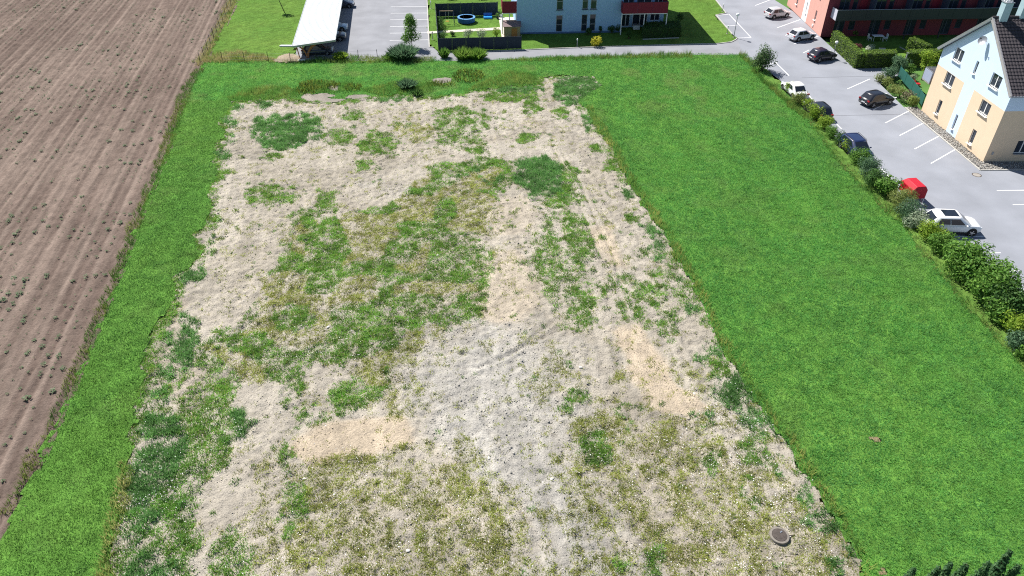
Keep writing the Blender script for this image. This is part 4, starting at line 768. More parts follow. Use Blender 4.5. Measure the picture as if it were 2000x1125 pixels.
# ================================================================== VEHICLES
def lerp(a, b, t): return a + (b - a) * t
def car(label, loc, heading, col, kind='hatch', L=4.1, W=1.76, H=1.48, metal=.0, sunroof=False, group='parked cars', rails=False, dark_rim=False):
    """heading: angle of the bonnet direction"""
    t = thing('parked_car', label, 'car', (loc[0], loc[1], .02), heading, group); hw = W / 2; P = paint('car_paint', col, metal); q = min(H, 1.58) / 1.48
    tops = {'hatch': [.60,.82,.90,.90,.89,.88,.83,.73,.56], 'suv': [.66,.90,.97,.96,.95,.94,.92,.85,.64], 'sedan': [.60,.86,.90,.90,.88,.86,.81,.72,.55]}[kind]
    ts = [0, .015, .07, .30, .55, .70, .85, .955, 1.0]; bots = [.36,.27,.22,.2,.2,.2,.2,.25,.36]; ws = [.86,.94,.98,1,1,.995,.985,.94,.84]
    m = MB(); ring = []
    for a, tp, bt, wq in zip(ts, tops, bots, ws):
        x = -L / 2 + a * L; tp *= q; bt *= q; w_ = hw * wq; mid = lerp(bt, tp, .55)
        half = [(0, tp + .025), (w_ * .55, tp + .018), (w_ * .86, tp - .01), (w_ * .955, tp - .06), (w_, mid), (w_ * .985, lerp(bt, tp, .28)), (w_ * .93, bt), (w_ * .5, bt - .01)]
        ring.append([(x, y, z) for y, z in half] + [(x, -y, z) for y, z in half[:0:-1]])
    n = len(ring[0]); V = [p for r_ in ring for p in r_]
    F = [(i * n + k, i * n + (k + 1) % n, (i + 1) * n + (k + 1) % n, (i + 1) * n + k) for i in range(len(ring) - 1) for k in range(n)] + [tuple(range(n)), tuple((len(ring) - 1) * n + k for k in range(n - 1, -1, -1))]
    m.add(V, F); body = m.build('body', P, t, 60); sd = body.modifiers.new('round', 'SUBSURF'); sd.levels = sd.render_levels = 1
    # cabin
    zb = tops[4] * q - .03; zr = H - .09
    xr0, xr1, xf1, xf0 = {'hatch': (-L/2 + .08, -L/2 + .62, L/2 - 1.90, L/2 - .98), 'suv': (-L/2 + .08, -L/2 + .62, L/2 - 1.95, L/2 - 1.05), 'sedan': (-L/2 + .62, -L/2 + 1.35, L/2 - 2.05, L/2 - 1.20)}[kind]
    w0, w1 = hw * .96, hw * .85
    def lvl(t_, wd, xa, xb, z, bulge): return [(xa, -wd * .86, z), (lerp(xa, xb, .12), -wd, z), (lerp(xa, xb, .5), -wd * 1.01, z), (lerp(xa, xb, .88), -wd, z), (xb + bulge, -wd * .82, z), (xb + bulge * 1.5, 0, z), (xb + bulge, wd * .82, z), (lerp(xa, xb, .88), wd, z), (lerp(xa, xb, .5), wd * 1.01, z), (lerp(xa, xb, .12), wd, z), (xa, wd * .86, z), (xa - .04, 0, z)]
    A = lvl(0, w0, xr0, xf0, zb, .06); B = lvl(0, w1, xr1, xf1, zr, .03); C = [(lerp(p[0], 0, .10), p[1] * .84, H - .012) for p in B]; D = [(lerp(p[0], 0, .4), p[1] * .4, H) for p in B]
    m = MB(); rings = [A, B, C, D]; V = [p for r_ in rings for p in r_]; F = [(i * 12 + k, i * 12 + (k + 1) % 12, (i + 1) * 12 + (k + 1) % 12, (i + 1) * 12 + k) for i in range(3) for k in range(12)] + [tuple(36 + k for k in range(12))]
    m.add(V, F); m.build('roof', P, t, 75)
    def pane(name, ids, a0, a1, b0, b1, mt=M['carglass'], off=.007):
        m = MB(); Vp = []
        for i, k in enumerate(ids): Vp.append((Vector(A[k]), Vector(B[k])))
        k = len(Vp) - 1; pts = []
        for s_ in [a0] + [j / k for j in range(1, k) if a0 < j / k < a1] + [a1]:
            j = min(int(s_ * k), k - 1); f = s_ * k - j; lo = Vp[j][0].lerp(Vp[j + 1][0], f); hi = Vp[j][1].lerp(Vp[j + 1][1], f); pts.append((lo.lerp(hi, b0), lo.lerp(hi, b1)))
        cen = Vector((0, 0, zb - .4)); out = []
        nn = (pts[-1][0] - pts[0][0]).cross(pts[0][1] - pts[0][0]).normalized()
        if nn.dot(pts[0][0] - cen) < 0: nn = -nn
        for lo, hi in pts: out += [lo + nn * off, hi + nn * off]
        m.add(out, [(2 * i, 2 * i + 2, 2 * i + 3, 2 * i + 1) for i in range(len(pts) - 1)]); return m.build(name, mt, t)
    pane('windscreen', (4, 5, 6), .03, .97, .05, .96); pane('rear_window', (10, 11, 0), .06, .94, .20 if kind != 'sedan' else .06, .95)
    for ids in ((1, 2, 3), (9, 8, 7)):
        pane('side_window', ids, .03, .485, .12, .93); pane('side_window', ids, .51, .985, .10, .93)
    for s_ in (-1, 1):
        MB().box((xf0 - .42, s_ * (hw + .07), zb + .05), (.12, .18, .12)).build('side_mirror', P, t, bevel=.03)
        MB().box((L / 2 - .16, s_ * hw * .66, .66 * q), (.20, .30, .13), s_ * -.35).build('headlight', M['lamp'], t, bevel=.03)
        MB().box((-L / 2 + .06, s_ * hw * .74, .80 * q), (.13, .30, .16), s_ * .22).build('taillight', M['tail'], t, bevel=.03)
        if rails: MB().tube([(xr1 + .1, s_ * w1 * .93, zr + .02), (xr1 + .2, s_ * w1 * .93, H + .03), (xf1 - .2, s_ * w1 * .93, H + .03), (xf1 - .05, s_ * w1 * .93, zr + .02)], .02, 6).build('roof_rail', M['trim'], t, 50)
        MB().box((0, s_ * (hw - .005), .30 * q), (L * .46, .04, .11)).build('sill_trim', M['trim'], t)
    MB().box((-L / 2 + .02, 0, .40 * q), (.10, W * .74, .16)).build('rear_bumper', M['trim'] if kind == 'suv' else P, t, bevel=.03)
    MB().box((-L / 2 - .012, 0, .55 * q), (.02, .50, .11)).build('number_plate', M['plate'], t)
    MB().box((L / 2 - .01, 0, .42 * q), (.05, W * .5, .2)).build('grille', M['trim'], t, bevel=.02)
    if sunroof:
        k = xf1 - xr1; MB().box((lerp(xr1, xf1, .60), 0, H + .004), (k * .60, w1 * 1.30, .014)).build('sunroof', M['carglass'], t)
    r_ = .33 * q
    for xx in (-L / 2 + .82, L / 2 - .84):
        for s_ in (-1, 1):
            MB().tube([(xx, s_ * (hw - .16), r_ + .02), (xx, s_ * (hw - .012), r_ + .02)], r_ + .065, 20).build('wheel_arch', M['trim'], t, 50)
            wh = MB().tube([(xx, s_ * (hw - .22), r_ - .02), (xx, s_ * (hw + .012), r_ - .02)], r_, 20).build('wheel', M['rubber'], t, 50)
            mm = MB().tube([(xx, s_ * (hw + .004), r_ - .02), (xx, s_ * (hw + .019), r_ - .02)], r_ * .30, 10)
            for k in range(5):
                a = 6.28 * k / 5; mm.add([(xx + math.cos(a + d) * rr * r_, s_ * (hw + .018), r_ - .02 + math.sin(a + d) * rr * r_) for rr, d in ((.2, -.35), (.2, .35), (.70, .17), (.70, -.17))], [(0, 1, 2, 3)])
            mm.tube([(xx, s_ * (hw + .006), r_ - .02), (xx, s_ * (hw + .016), r_ - .02)], r_ * .73, 20, cap=False)
            mm.build('rim', M['rim'], wh)
    return t
E_ = R(0)
def at(u, v): return G(u, v)
SILV, WHT, BLK, NAVY, DGR = (.50,.50,.52), (.80,.81,.82), (.012,.013,.018), (.012,.022,.075), (.035,.04,.06)
car('silver-pink hatchback parked nearest the far end of the car park', G(1518,27,.5), R(-3) + R(25), (.50,.49,.50), 'hatch', 4.0, 1.72, 1.48)
car('silver compact car parked beside the salmon building wall', G(1566,70,.5), R(22), (.56,.57,.60), 'hatch', 4.0, 1.74, 1.50)
car('dark violet-black hatchback parked beside the clipped hedge', G(1606,109,.5), R(22), (.022,.018,.035), 'hatch', 3.9, 1.72, 1.50)
car('black hatchback alone in the bays by the bank planting', G(1713,193,.6), R(22), BLK, 'hatch', 4.1, 1.78, 1.50)
car('white sedan parked along the shrubs by the corner bush', G(1552,174,.6), R(97), WHT, 'sedan', 4.5, 1.80, 1.44)
car('black estate car behind the white sedan along the shrubs', G(1597,214,.6), R(97), BLK, 'hatch', 4.3, 1.78, 1.46)
car('dark blue car with roof rails half hidden by shrubs', G(1672,290,.6), R(-83), NAVY, 'suv', 4.6, 1.84, 1.62, rails=True)
car('white sport utility car with black sunroof in the near bays', G(1857,438,.6), R(-4), (.82,.83,.84), 'suv', 4.6, 1.90, 1.70, sunroof=True)
# cars under the carport
CD = Vector((-.135, .991, 0)); CE = Vector((.991, .135, 0)); ca_ = math.atan2(CE.y, CE.x)
for u, v, c, kd, l in [(622,106,(.02,.026,.04),'hatch','dark car at the near end under the carport'), (648,78,(.03,.04,.065),'suv','second dark car with its rear out of the carport'), (652,60,(.25,.38,.48),'hatch','pale blue car with its bonnet out of the carport'), (667,14,(.03,.04,.07),'hatch','dark car at the far end of the carport')]:
    car(l, G(u, v), ca_ if c[0] < .2 else ca_, c, kd, 4.2, 1.76, 1.48, group='cars under the carport')
# red covered trailer
x, y = G(1777, 387); t = thing('covered_trailer', 'red tarpaulin-covered box trailer among the shrubs', 'trailer', (x, y, .02), R(-84)); TL, TW = 2.0, 1.4
m = MB(); prof = [(-TW/2, .45), (-TW/2, 1.35), (-TW*.30, 1.72), (TW*.30, 1.72), (TW/2, 1.35), (TW/2, .45)]
V = [(sx * TL / 2, a, b) for sx in (-1, 1) for a, b in prof]; V = [(p[0] - (.28 if p[0] < 0 and p[2] > 1.2 else 0) * -1 * (1 if p[2] > 1.6 else 0), p[1], p[2]) for p in V]
m.add(V, [tuple(range(5, -1, -1)), tuple(range(6, 12))] + [(i, (i + 1) % 6, 6 + (i + 1) % 6, 6 + i) for i in range(6)]); m.build('tarpaulin', M['redp'], t, 25, bevel=.04)
MB().box((0, 0, .44), (TL, TW * .96, .10)).build('chassis', M['greym'], t)
MB().tube([(TL/2 - .1, -.4, .44), (TL/2 + .55, -.05, .45), (TL/2 + 1.2, 0, .46)], .04, 6).tube([(TL/2 - .1, .4, .44), (TL/2 + .55, .05, .45), (TL/2 + 1.2, 0, .46)], .04, 6).build('drawbar', M['steel'], t, 50)
MB().box((TL/2 + 1.25, 0, .48), (.26, .12, .12)).build('coupling', M['trim'], t, bevel=.02)
MB().tube([(TL/2 + .6, .12, .02), (TL/2 + .6, .12, .75)], .03, 8).tube([(TL/2 + .6, .07, .1), (TL/2 + .6, .17, .1)], .1, 12).build('jockey_wheel', M['white'], t, 50)
for s_ in (-1, 1):
    wh = MB().tube([(-.05, s_ * (TW/2 - .02), .28), (-.05, s_ * (TW/2 + .15), .28)], .28, 18).build('wheel', M['rubber'], t, 50)
    MB().tube([(-.05, s_ * (TW/2 + .14), .28), (-.05, s_ * (TW/2 + .16), .28)], .16, 14).build('rim', M['rim'], wh, 50)
    m = MB().box((-.05, s_ * (TW/2 + .08), .60), (.75, .20, .04)); m.box((-.42, s_ * (TW/2 + .08), .50), (.04, .20, .2)); m.box((.32, s_ * (TW/2 + .08), .50), (.04, .20, .2)); m.build('mudguard', M['trim'], t)
    MB().box((-TL/2 - .03, s_ * TW * .42, .50), (.05, .2, .1)).build('taillight', M['tail'], t)

# ================================================================== BUILDINGS
def wall(mb, A, B, outline, holes, depth=.16, mat_i=0, reveal_i=None, skip=False):
    """wall plane through A->B (plan), outline and holes in (s, z); outward normal to the right of A->B"""
    A = Vector((*A, 0)); B = Vector((*B, 0)); e = (B - A).normalized(); n = Vector((e.y, -e.x, 0)); P = lambda s, z, d=0: A + e * s + Vector((0, 0, z)) - n * d
    loops = [[Vector((s, z, 0)) for s, z in outline]] + [[Vector((a, c, 0)), Vector((a, d, 0)), Vector((b, d, 0)), Vector((b, c, 0))] for a, b, c, d in holes]
    flat = [p for l in loops for p in l]; T = geometry.tessellate_polygon(loops); mb.add([P(p.x, p.y) for p in flat], T, mat_i)
    for a, b, c, d in holes:
        o = [(a, c), (b, c), (b, d), (a, d)]
        for (p, q) in zip(o, o[1:] + o[:1]): mb.add([P(*p), P(*q), P(*q, depth), P(*p, depth)], [(0, 1, 2, 3)], mat_i if reveal_i is None else reveal_i)
    return P, e, n
def window(t, off, P, e, n, a, b, c, d, depth=.13, mull=1, trans=None, sill=True, fm='white', gm='glass', sill_m='white'):
    rz = math.atan2(e.y, e.x); fw = .07
    def bx(mb, s0, s1, z0, z1, dep, th): ctr = P((s0 + s1) / 2, (z0 + z1) / 2, dep); mb.box(tuple(ctr), (s1 - s0, th, z1 - z0), rz)
    m = MB(off)
    for q in ((a, a + fw, c, d), (b - fw, b, c, d), (a + fw, b - fw, c, c + fw), (a + fw, b - fw, d - fw, d)): bx(m, *q, depth, .06)
    for k in range(1, mull + 1):
        if mull: s = a + (b - a) * k / (mull + 1); bx(m, s - .05, s + .05, c + fw, d - fw, depth - .004, .06)
    if trans: bx(m, a + fw, b - fw, trans - .035, trans + .035, depth - .006, .06)
    wn = m.build('window', M[fm], t)
    m = MB(off); bx(m, a + fw * .5, b - fw * .5, c + fw * .5, d - fw * .5, depth + .012, .012); m.build('pane', M[gm], wn)
    if sill:
        m = MB(off); ctr = P((a + b) / 2, c - .02, -.05); m.box(tuple(ctr), (b - a + .12, .30, .04), rz); m.build('sill', M[sill_m], wn)
    return wn
# ---------------- apricot and pale blue gabled house
kk = K
HA = np.array([41.50, 69.46]) * kk; HB = np.array([41.89, 58.18]) * kk; HL = float(np.linalg.norm(HB - HA)); ZE = 6.44 * kk; ZA = 10.8 * kk; ext = 13.0
base = (float(HB[0]), float(HB[1]), 0)
t = thing('gabled_house', 'apricot and pale blue gabled house with dark tiled roof', 'house', base)
e2 = (HB - HA) / HL; n2 = np.array([e2[1], -e2[0]])          # outward (towards the car park)
if n2[0] > 0: n2 = -n2
inw = -n2; HC = HB + inw * ext; HD = HA + inw * ext
win = [(1.85,3.28,6.0,7.15),(5.40,5.78,5.95,7.08),(8.05,9.46,5.88,7.02),(1.80,3.30,3.64,4.77),(8.05,9.48,3.46,4.58),(2.24,2.82,.76,2.14),(5.45,5.80,.62,2.0),(8.42,9.04,.57,1.92)]
win = [tuple(k * kk for k in q) for q in win]
mid = HL / 2; zz = 4.8 * kk; s1, s2 = 4.85 * kk, 6.52 * kk
m = MB(base)
Aw, Bw = tuple(HA), tuple(HB)
def inside(q, a, b, c, d): return q[0] >= a - .01 and q[1] <= b + .01 and q[2] >= c - .01 and q[3] <= d + .01
# lower zones: apricot left, blue stripe, apricot right; upper zone blue
zn = [((0, s1, 0, zz), 1), ((s1, s2, 0, zz), 0), ((s2, HL, 0, zz), 1)]
for (a, b, c, d), mi in zn: Pw, ew, nw = wall(m, Aw, Bw, [(a, c), (b, c), (b, d), (a, d)], [q for q in win if inside(q, a, b, c, d)], .17, mi)
Pw, ew, nw = wall(m, Aw, Bw, [(0, zz), (HL, zz), (HL, ZE), (mid, ZA - .02), (0, ZE)], [q for q in win if q[2] > zz], .17, 0)
sw = [(2.4 * kk, 3.6 * kk, .82 * kk, 2.05 * kk), (6.0 * kk, 7.2 * kk, .82 * kk, 2.05 * kk), (2.4 * kk, 3.6 * kk, 3.45 * kk, 4.6 * kk)]
for (a, b, c, d), mi in (((0, ext, 0, zz), 1), ((0, ext, zz, ZE), 0)): Ps, es, ns = wall(m, tuple(HB), tuple(HC), [(a, c), (b, c), (b, d), (a, d)], [q for q in sw if inside(q, a, b, c, d)], .17, mi)
wall(m, tuple(HC), tuple(HD), [(0, 0), (HL, 0), (HL, ZE), (mid, ZA - .02), (0, ZE)], [], .1, 1)
for (a, b, c, d), mi in (((0, ext, 0, zz), 1), ((0, ext, zz, ZE), 0)): wall(m, tuple(HD), tuple(HA), [(a, c), (b, c), (b, d), (a, d)], [], .1, mi)
m.build('wall', [M['blue'], M['beige']], t)
for q in win: window(t, base, Pw, ew, nw, *q, mull=1 if q[1] - q[0] > 1 else 0)
for q in sw: window(t, base, Ps, es, ns, *q, mull=1, sill_m='greym')
# roof: two slopes of overlapping tile courses
def roof_tiles(t, base):
    ov = .38; eo = .42; u = Vector((inw[0], inw[1], 0)); f = Vector((e2[0], e2[1], 0)); A3 = Vector((HA[0], HA[1], 0))
    ridge = A3 + f * mid + Vector((0, 0, ZA + .14)) - u * ov; half = mid + eo; rise = (ZA - ZE) / mid
    roof = MB(base)
    for s_ in (1, -1):
        a = ridge; b = ridge + f * s_ * half - Vector((0, 0, rise * half)); n = (b - a).normalized().cross(u); n = n if n.z > 0 else -n
        q = [a, b, b + u * (ext + 2 * ov), a + u * (ext + 2 * ov)]; roof.add([p - n * .03 for p in q] + [p - n * .20 for p in q], [(0, 1, 2, 3), (7, 6, 5, 4), (0, 4, 5, 1), (1, 5, 6, 2), (2, 6, 7, 3), (3, 7, 4, 0)])
    ro = roof.build('roof', M['tile'], t)
    V = []; F = []; pr = [0, .35, .7, 1.0]; hz_ = [.0, .045, .045, .0]
    for s_ in (1, -1):
        d = (f * s_ * half - Vector((0, 0, rise * half))); SL = d.length; d.normalize(); n = d.cross(u); n = n if n.z > 0 else -n
        nc = int(SL / .36); nt_ = int((ext + 2 * ov) / .31) if s_ > 0 else 12
        wt = (ext + 2 * ov) / int((ext + 2 * ov) / .31)
        for i in range(nc):
            for j in range(nt_):
                o = ridge + d * (SL * i / nc) + u * (wt * j); b_ = len(V); jit = random.uniform(-.006, .006)
                for k in range(4):
                    x_ = u * (pr[k] * wt * .985); V.append(o + x_ + n * (hz_[k] - .012)); V.append(o + x_ + d * (SL / nc * 1.04) + n * (hz_[k] + .032 + jit)); V.append(o + x_ + d * (SL / nc * 1.04) + n * (hz_[k] - .01))
                for k in range(3): F += [(b_ + 3 * k, b_ + 3 * k + 1, b_ + 3 * k + 4, b_ + 3 * k + 3), (b_ + 3 * k + 1, b_ + 3 * k + 2, b_ + 3 * k + 5, b_ + 3 * k + 4)]
    mm = MB(base); mm.add(V, F); to = mm.build('roof_tiles', M['tile'], ro); to['kind'] = 'stuff'
    m = MB(base)
    for i in range(int((ext + 2 * ov) / .4)): m.tube([ridge + u * (i * .4) + Vector((0, 0, .02)), ridge + u * (i * .4 + .42) + Vector((0, 0, .035))], .13, 8)
    rt = m.build('ridge_tiles', M['tile'], ro, 50); rt['kind'] = 'stuff'
    for s_ in (1, -1):
        b = ridge + f * s_ * half - Vector((0, 0, rise * half)); dd = (b - ridge).normalized(); n = dd.cross(u); n = n if n.z > 0 else -n
        m = MB(base); q = [ridge - u * .02, b - u * .02, b + u * .14, ridge + u * .14]; m.add([p + n * .07 for p in q] + [p - n * .22 for p in q], [(0, 1, 2, 3), (7, 6, 5, 4), (0, 4, 5, 1), (1, 5, 6, 2), (2, 6, 7, 3), (3, 7, 4, 0)]); m.build('verge_board', M['steel'] if s_ < 0 else mat('verge_metal', (.42, .40, .40), .5, .3, var=.1), t)
        m = MB(base); g0 = b + Vector((0, 0, -.05)) + f * s_ * .06; m.tube([g0, g0 + u * (ext + 2 * ov)], .075, 8); m.build('gutter', M['greym'], t, 50)
    return ridge, u, f
ridge, u3, f3 = roof_tiles(t, base)
for k, dx, dy, hh in ((0, .95, .05, 1.45), (1, 3.0, -.2, 1.7), (2, 5.5, .0, 1.4)):
    c = ridge + u3 * dx + f3 * dy; z0 = ridge.z - .9 - (.8 if k == 2 else 0)
    ch = MB(base).box((c.x, c.y, z0 + (hh + .9) / 2), (.75, .75, hh + .9), math.atan2(f3.y, f3.x)).build('chimney', M['lbluem'], t)
    m = MB(base).box((c.x, c.y, z0 + hh + .93), (.86, .86, .06), math.atan2(f3.y, f3.x)); m.build('chimney_cap', M['greym'], ch)
    mm = MB(base)
    for s_ in (-.18, .18): mm.tube([(c.x - .28, c.y + s_, z0 + hh + .95), (c.x - .2, c.y + s_, z0 + hh + 1.22), (c.x, c.y + s_, z0 + hh + 1.32), (c.x + .2, c.y + s_, z0 + hh + 1.22), (c.x + .28, c.y + s_, z0 + hh + .95)], .06, 6)
    mm.build('chimney_hood', M['white'], ch, 50)
# satellite dish on the gable
p = Pw(5.67 * kk, 8.95 * kk, -.45); dish = thing('satellite_dish', 'grey satellite dish fixed to the blue gable', 'satellite dish', tuple(p), 0)
m = MB(); ax = Vector((-.62, -.35, .45)).normalized(); s_ = ax.orthogonal().normalized(); q_ = ax.cross(s_); V = []; F = []
for i, (r_, dpt) in enumerate(((.02, 0), (.2, .015), (.34, .05), (.43, .09))):
    for k in range(20): V.append(ax * dpt + (s_ * math.cos(6.2832 * k / 20) + q_ * math.sin(6.2832 * k / 20)) * r_)
F = [(i * 20 + k, i * 20 + (k + 1) % 20, i * 20 + 20 + (k + 1) % 20, i * 20 + 20 + k) for i in range(3) for k in range(20)]
m.add(V, F); m.build('reflector', mat('dish_grey', (.30, .31, .33), .35, .5, var=.05), dish, 60)
MB().tube([(0, 0, -.3), ax * .55], .018, 6).build('feed_arm', M['greym'], dish); MB().tube([(0, 0, 0), (.5, 0, -.1)], .03, 6).build('wall_bracket', M['greym'], dish); MB().box(tuple(ax * .57), (.1, .1, .1)).build('receiver', M['trim'], dish)
# balcony at the far side
c0 = HA + inw * 1.2 + np.array([0, 1.0])
MB(base).box((c0[0], c0[1] + .0, 2.75 * kk), (2.6, 1.7, .18)).build('balcony_slab', M['conc'], t)
for cx_, cy_, sx_, sy_ in ((c0[0] - 1.28, c0[1], .06, 1.7), (c0[0], c0[1] + .83, 2.6, .06), (c0[0] + 1.28, c0[1], .06, 1.7)): MB(base).box((cx_, cy_, 3.3 * kk), (sx_, sy_, 1.15)).build('balcony_panel', mat('grey_blue_panel', (.30, .34, .43), .6, var=.05), t)
MB(base).tube([(c0[0] - 1.28, c0[1] - .85, 3.9 * kk), (c0[0] - 1.28, c0[1] + .83, 3.9 * kk), (c0[0] + 1.28, c0[1] + .83, 3.9 * kk)], .03, 6).build('handrail', M['steel'], t)
MB(base).box((HB[0] + .6, HB[1] - .02, 1.0), (.18, .06, .28)).build('meter_box', M['greym'], t)
# gravel strip with kerb around the house
GS = [(40.25*kk, 70.2*kk), (40.95*kk, 56.72*kk), (62*kk, 56.9*kk), (62*kk, 58.15*kk), (HB[0] - .02, HB[1] - .02), (HA[0] - .02, HA[1]), (HA[0] - .02, 70.2*kk)]
gs = paved('gravel_strip', GS, .03, M['conc'], 'strip of coarse grey gravel at the foot of the apricot house', 'gravel strip')
x, y = scatter(np.array(GS), 42000, (), 0); k = (x < 47.5 * kk); x = x[k]; y = y[k]; n = len(x); r_ = rng.uniform(.035, .085, n); g_ = rng.uniform(.14, .46, (n, 1)); so_ = stones('gravel_stones', x, y, .03 + r_ * .5, r_, g_ * np.array([[1.0, .97, .90]]), gs); so_['kind'] = 'stuff'
kerb([(40.18*kk, 70.2*kk), (40.86*kk, 56.62*kk), (50*kk, 56.75*kk)], gs, h=.09)

# ---------------- light blue apartment building
WA = np.array([.61, 93.37]) * kk; WB = np.array([1.44 + 12.60 * .9983, 93.42 + 12.6 * .0585]) * kk; d_ = (WB - WA) / np.linalg.norm(WB - WA); WL = float(np.linalg.norm(WB - WA)); back = np.array([-d_[1], d_[0]]); WH = 9.0
base = (float(WA[0]), float(WA[1]), 0)
t = thing('apartment_building', 'light blue apartment building with dark red balconies', 'building', base)
o_ = .83
ww = [(4.17,4.97,.20,2.25),(7.41,8.13,.2,2.30),(8.46,9.20,.2,2.31),(4.17,4.97,2.93,5.0),(7.41,8.13,2.96,5.02),(8.46,9.20,2.96,5.02),(4.17,4.97,5.7,7.7),(7.41,8.13,5.7,7.7),(8.46,9.2,5.7,7.7)]
ww = [((a + o_) * kk, (b + o_) * kk, c * kk, d * kk) for a, b, c, d in ww]
m = MB(base); Pv, ev, nv = wall(m, tuple(WA), tuple(WB), [(0, 0), (WL, 0), (WL, WH), (0, WH)], ww, .2, 0)
W2 = WB + back * 2.2; W3 = W2 + d_ * 6.6; W4 = W3 + back * 12; W5 = WA + back * 14.2
bd = [(.4, 1.6, .12, 2.4), (2.0, 4.2, .12, 2.4), (4.6, 6.0, .9, 2.4), (.4, 2.0, 3.2, 5.4), (2.4, 4.6, 3.2, 5.4), (5.0, 6.2, 3.2, 5.4)]
wall(m, tuple(WB), tuple(W2), [(0, 0), (2.2, 0), (2.2, WH), (0, WH)], [], .1, 0); Pb, eb, nb_ = wall(m, tuple(W2), tuple(W3), [(0, 0), (6.6, 0), (6.6, WH), (0, WH)], bd, .15, 0)
wall(m, tuple(W3), tuple(W4), [(0, 0), (12, 0), (12, WH), (0, WH)], [], .1, 0); wall(m, tuple(W4), tuple(W5), [(0, 0), (float(np.linalg.norm(W5 - W4)), 0), (float(np.linalg.norm(W5 - W4)), WH), (0, WH)], [], .1, 0); wall(m, tuple(W5), tuple(WA), [(0, 0), (14.2, 0), (14.2, WH), (0, WH)], [], .1, 0)
m.build('wall', M['wblue'], t)
for q in ww: window(t, base, Pv, ev, nv, *q, mull=0, trans=q[2] + (q[3] - q[2]) * (.47 if q[2] > 1 else .42), fm='greym', depth=.12, sill=q[2] > 1, sill_m='navy')
for q in bd: window(t, base, Pb, eb, nb_, *q, mull=1, fm='white', depth=.1, sill=False)
m = MB(base); c = (WA + WB) / 2; m.box((c[0] - back[0] * .03, c[1] - back[1] * .03, .1), (WL + .06, .06, .26), math.atan2(d_[1], d_[0])); m.build('plinth', M['plinth'], t)
q = [WA - d_ * .5 - back * .35, WB + d_ * 7.7 - back * .35, W4 + d_ * 1.1 + back * .6, W5 - d_ * .5 + back * .6]
MB(base).prism([tuple(p) for p in q], WH, WH + .35).build('roof', M['greym'], t)
def balcony(P0, ax, outw, L, D, z0, z1, name_m, side=True):
    rz = math.atan2(ax[1], ax[0]); c = P0 + ax * L / 2 - outw * 0
    MB(base).box((*(P0 + ax * L / 2 + outw * D / 2), z0 + .09), (L, D, .18), rz).build('balcony_slab', M['white'], t)
    n = max(1, round(L / 1.9))
    for i in range(n):
        p = P0 + ax * (L * (i + .5) / n) + outw * D; MB(base).box((*p, (z0 + z1) / 2 + .06), (L / n - .02, .05, z1 - z0 - .1), rz).build('balcony_panel', M[name_m], t)
    for k in (0, L): p = P0 + ax * k + outw * (D / 2 - .03); MB(base).box((*p, (z0 + z1) / 2 + .06), (.05, D - .08, z1 - z0 - .1), rz).build('balcony_panel', M[name_m], t)
    a, b = P0 + outw * D, P0 + ax * L + outw * D; MB(base).tube([(*a, z1 + .06), (*b, z1 + .06)], .03, 6).build('handrail', M['darkm'], t)
    for p in (a, (a + b) / 2, b): MB(base).box((*(p - outw * .12), z0 / 2), (.12, .12, z0), rz).build('balcony_post', M['white'], t)
outw = -back
Bq = W2 - d_ * .3
balcony(Bq, d_, outw, 6.5, 3.4, 2.52 * kk, 3.95 * kk, 'redr')
Lq = WA + back * 2.6 - d_ * 2.0
balcony(WA - d_ * 2.05 + back * .5, d_, outw * 0 + outw, 2.0, .01 + .45, 2.55 * kk, 4.0 * kk, 'redr')
MB(base).box((*(WA - d_ * 2.02 + back * 2.3), 3.3 * kk), (.06, 3.4, 1.6), math.atan2(d_[1], d_[0])).build('balcony_panel', M['redr'], t)
MB(base).box((*(WA - d_ * 1.0 + back * 2.3), 2.62 * kk), (2.0, 3.4, .18), math.atan2(d_[1], d_[0])).build('balcony_slab', M['white'], t)
ax_ = (float((W2 + d_ * 3.6 + outw * 4.2)[0]), float((W2 + d_ * 3.6 + outw * 4.2)[1]))
hp = [G(1254,75), G(1329,72), G(1324,58), G(1256,62)]
hedge('shaded clipped hedge in front of the right terrace', [np.array(p) for p in hp], 1.35, DG, .10, 110)
kerb([G(1255,77.5), G(1326,74.5)], lane)
# right terrace things
for i, (u, v, l) in enumerate([(1243,52,'pale lounge box on the shaded terrace under the balcony'), (1276,48,'pale bench box at the right of the shaded terrace')]):
    x, y = G(u, v, .4); tt = thing('storage_box', l, 'box', (x, y, 0)); MB().box((0, 0, .35), (.95, .7, .6)).build('body', M['white'], tt, bevel=.03); MB().box((0, 0, .69), (1.02, .76, .08)).build('lid', M['greym'], tt, bevel=.02)

# ---------------- salmon building with dark balcony
RA = np.array([38.97, 106.1]) * kk; RB = np.array([39.02, 92.32]) * kk; RL = float(np.linalg.norm(RB - RA)); RH = 9.8; rd = np.array([.9988, .049]); RC = RB + rd * 34; RD_ = RA + rd * 34
base = (float(RB[0]), float(RB[1]), 0)
t = thing('apartment_house', 'salmon red apartment house with long dark balcony', 'building', base)
s0 = 6.17
rw = [((a + s0) * kk, (b + s0) * kk, c * kk, d * kk) for a, b, c, d in [(4.35,4.85,1.2,2.35),(.92,1.22,1.04,2.4),(-2.9,-2.35,1.1,2.3),(4.35,4.85,4.0,5.2),(.92,1.22,3.9,5.2)]]
m = MB(base); st0, st1 = (s0 + .05) * kk, (s0 + 1.80) * kk
for (a, b, mi) in ((0, st0, 0), (st0, st1, 1), (st1, RL, 0)): Pr, er, nr = wall(m, tuple(RA), tuple(RB), [(a, 0), (b, 0), (b, RH), (a, RH)], [q for q in rw if q[0] >= a and q[1] <= b], .18, mi)
fr = []
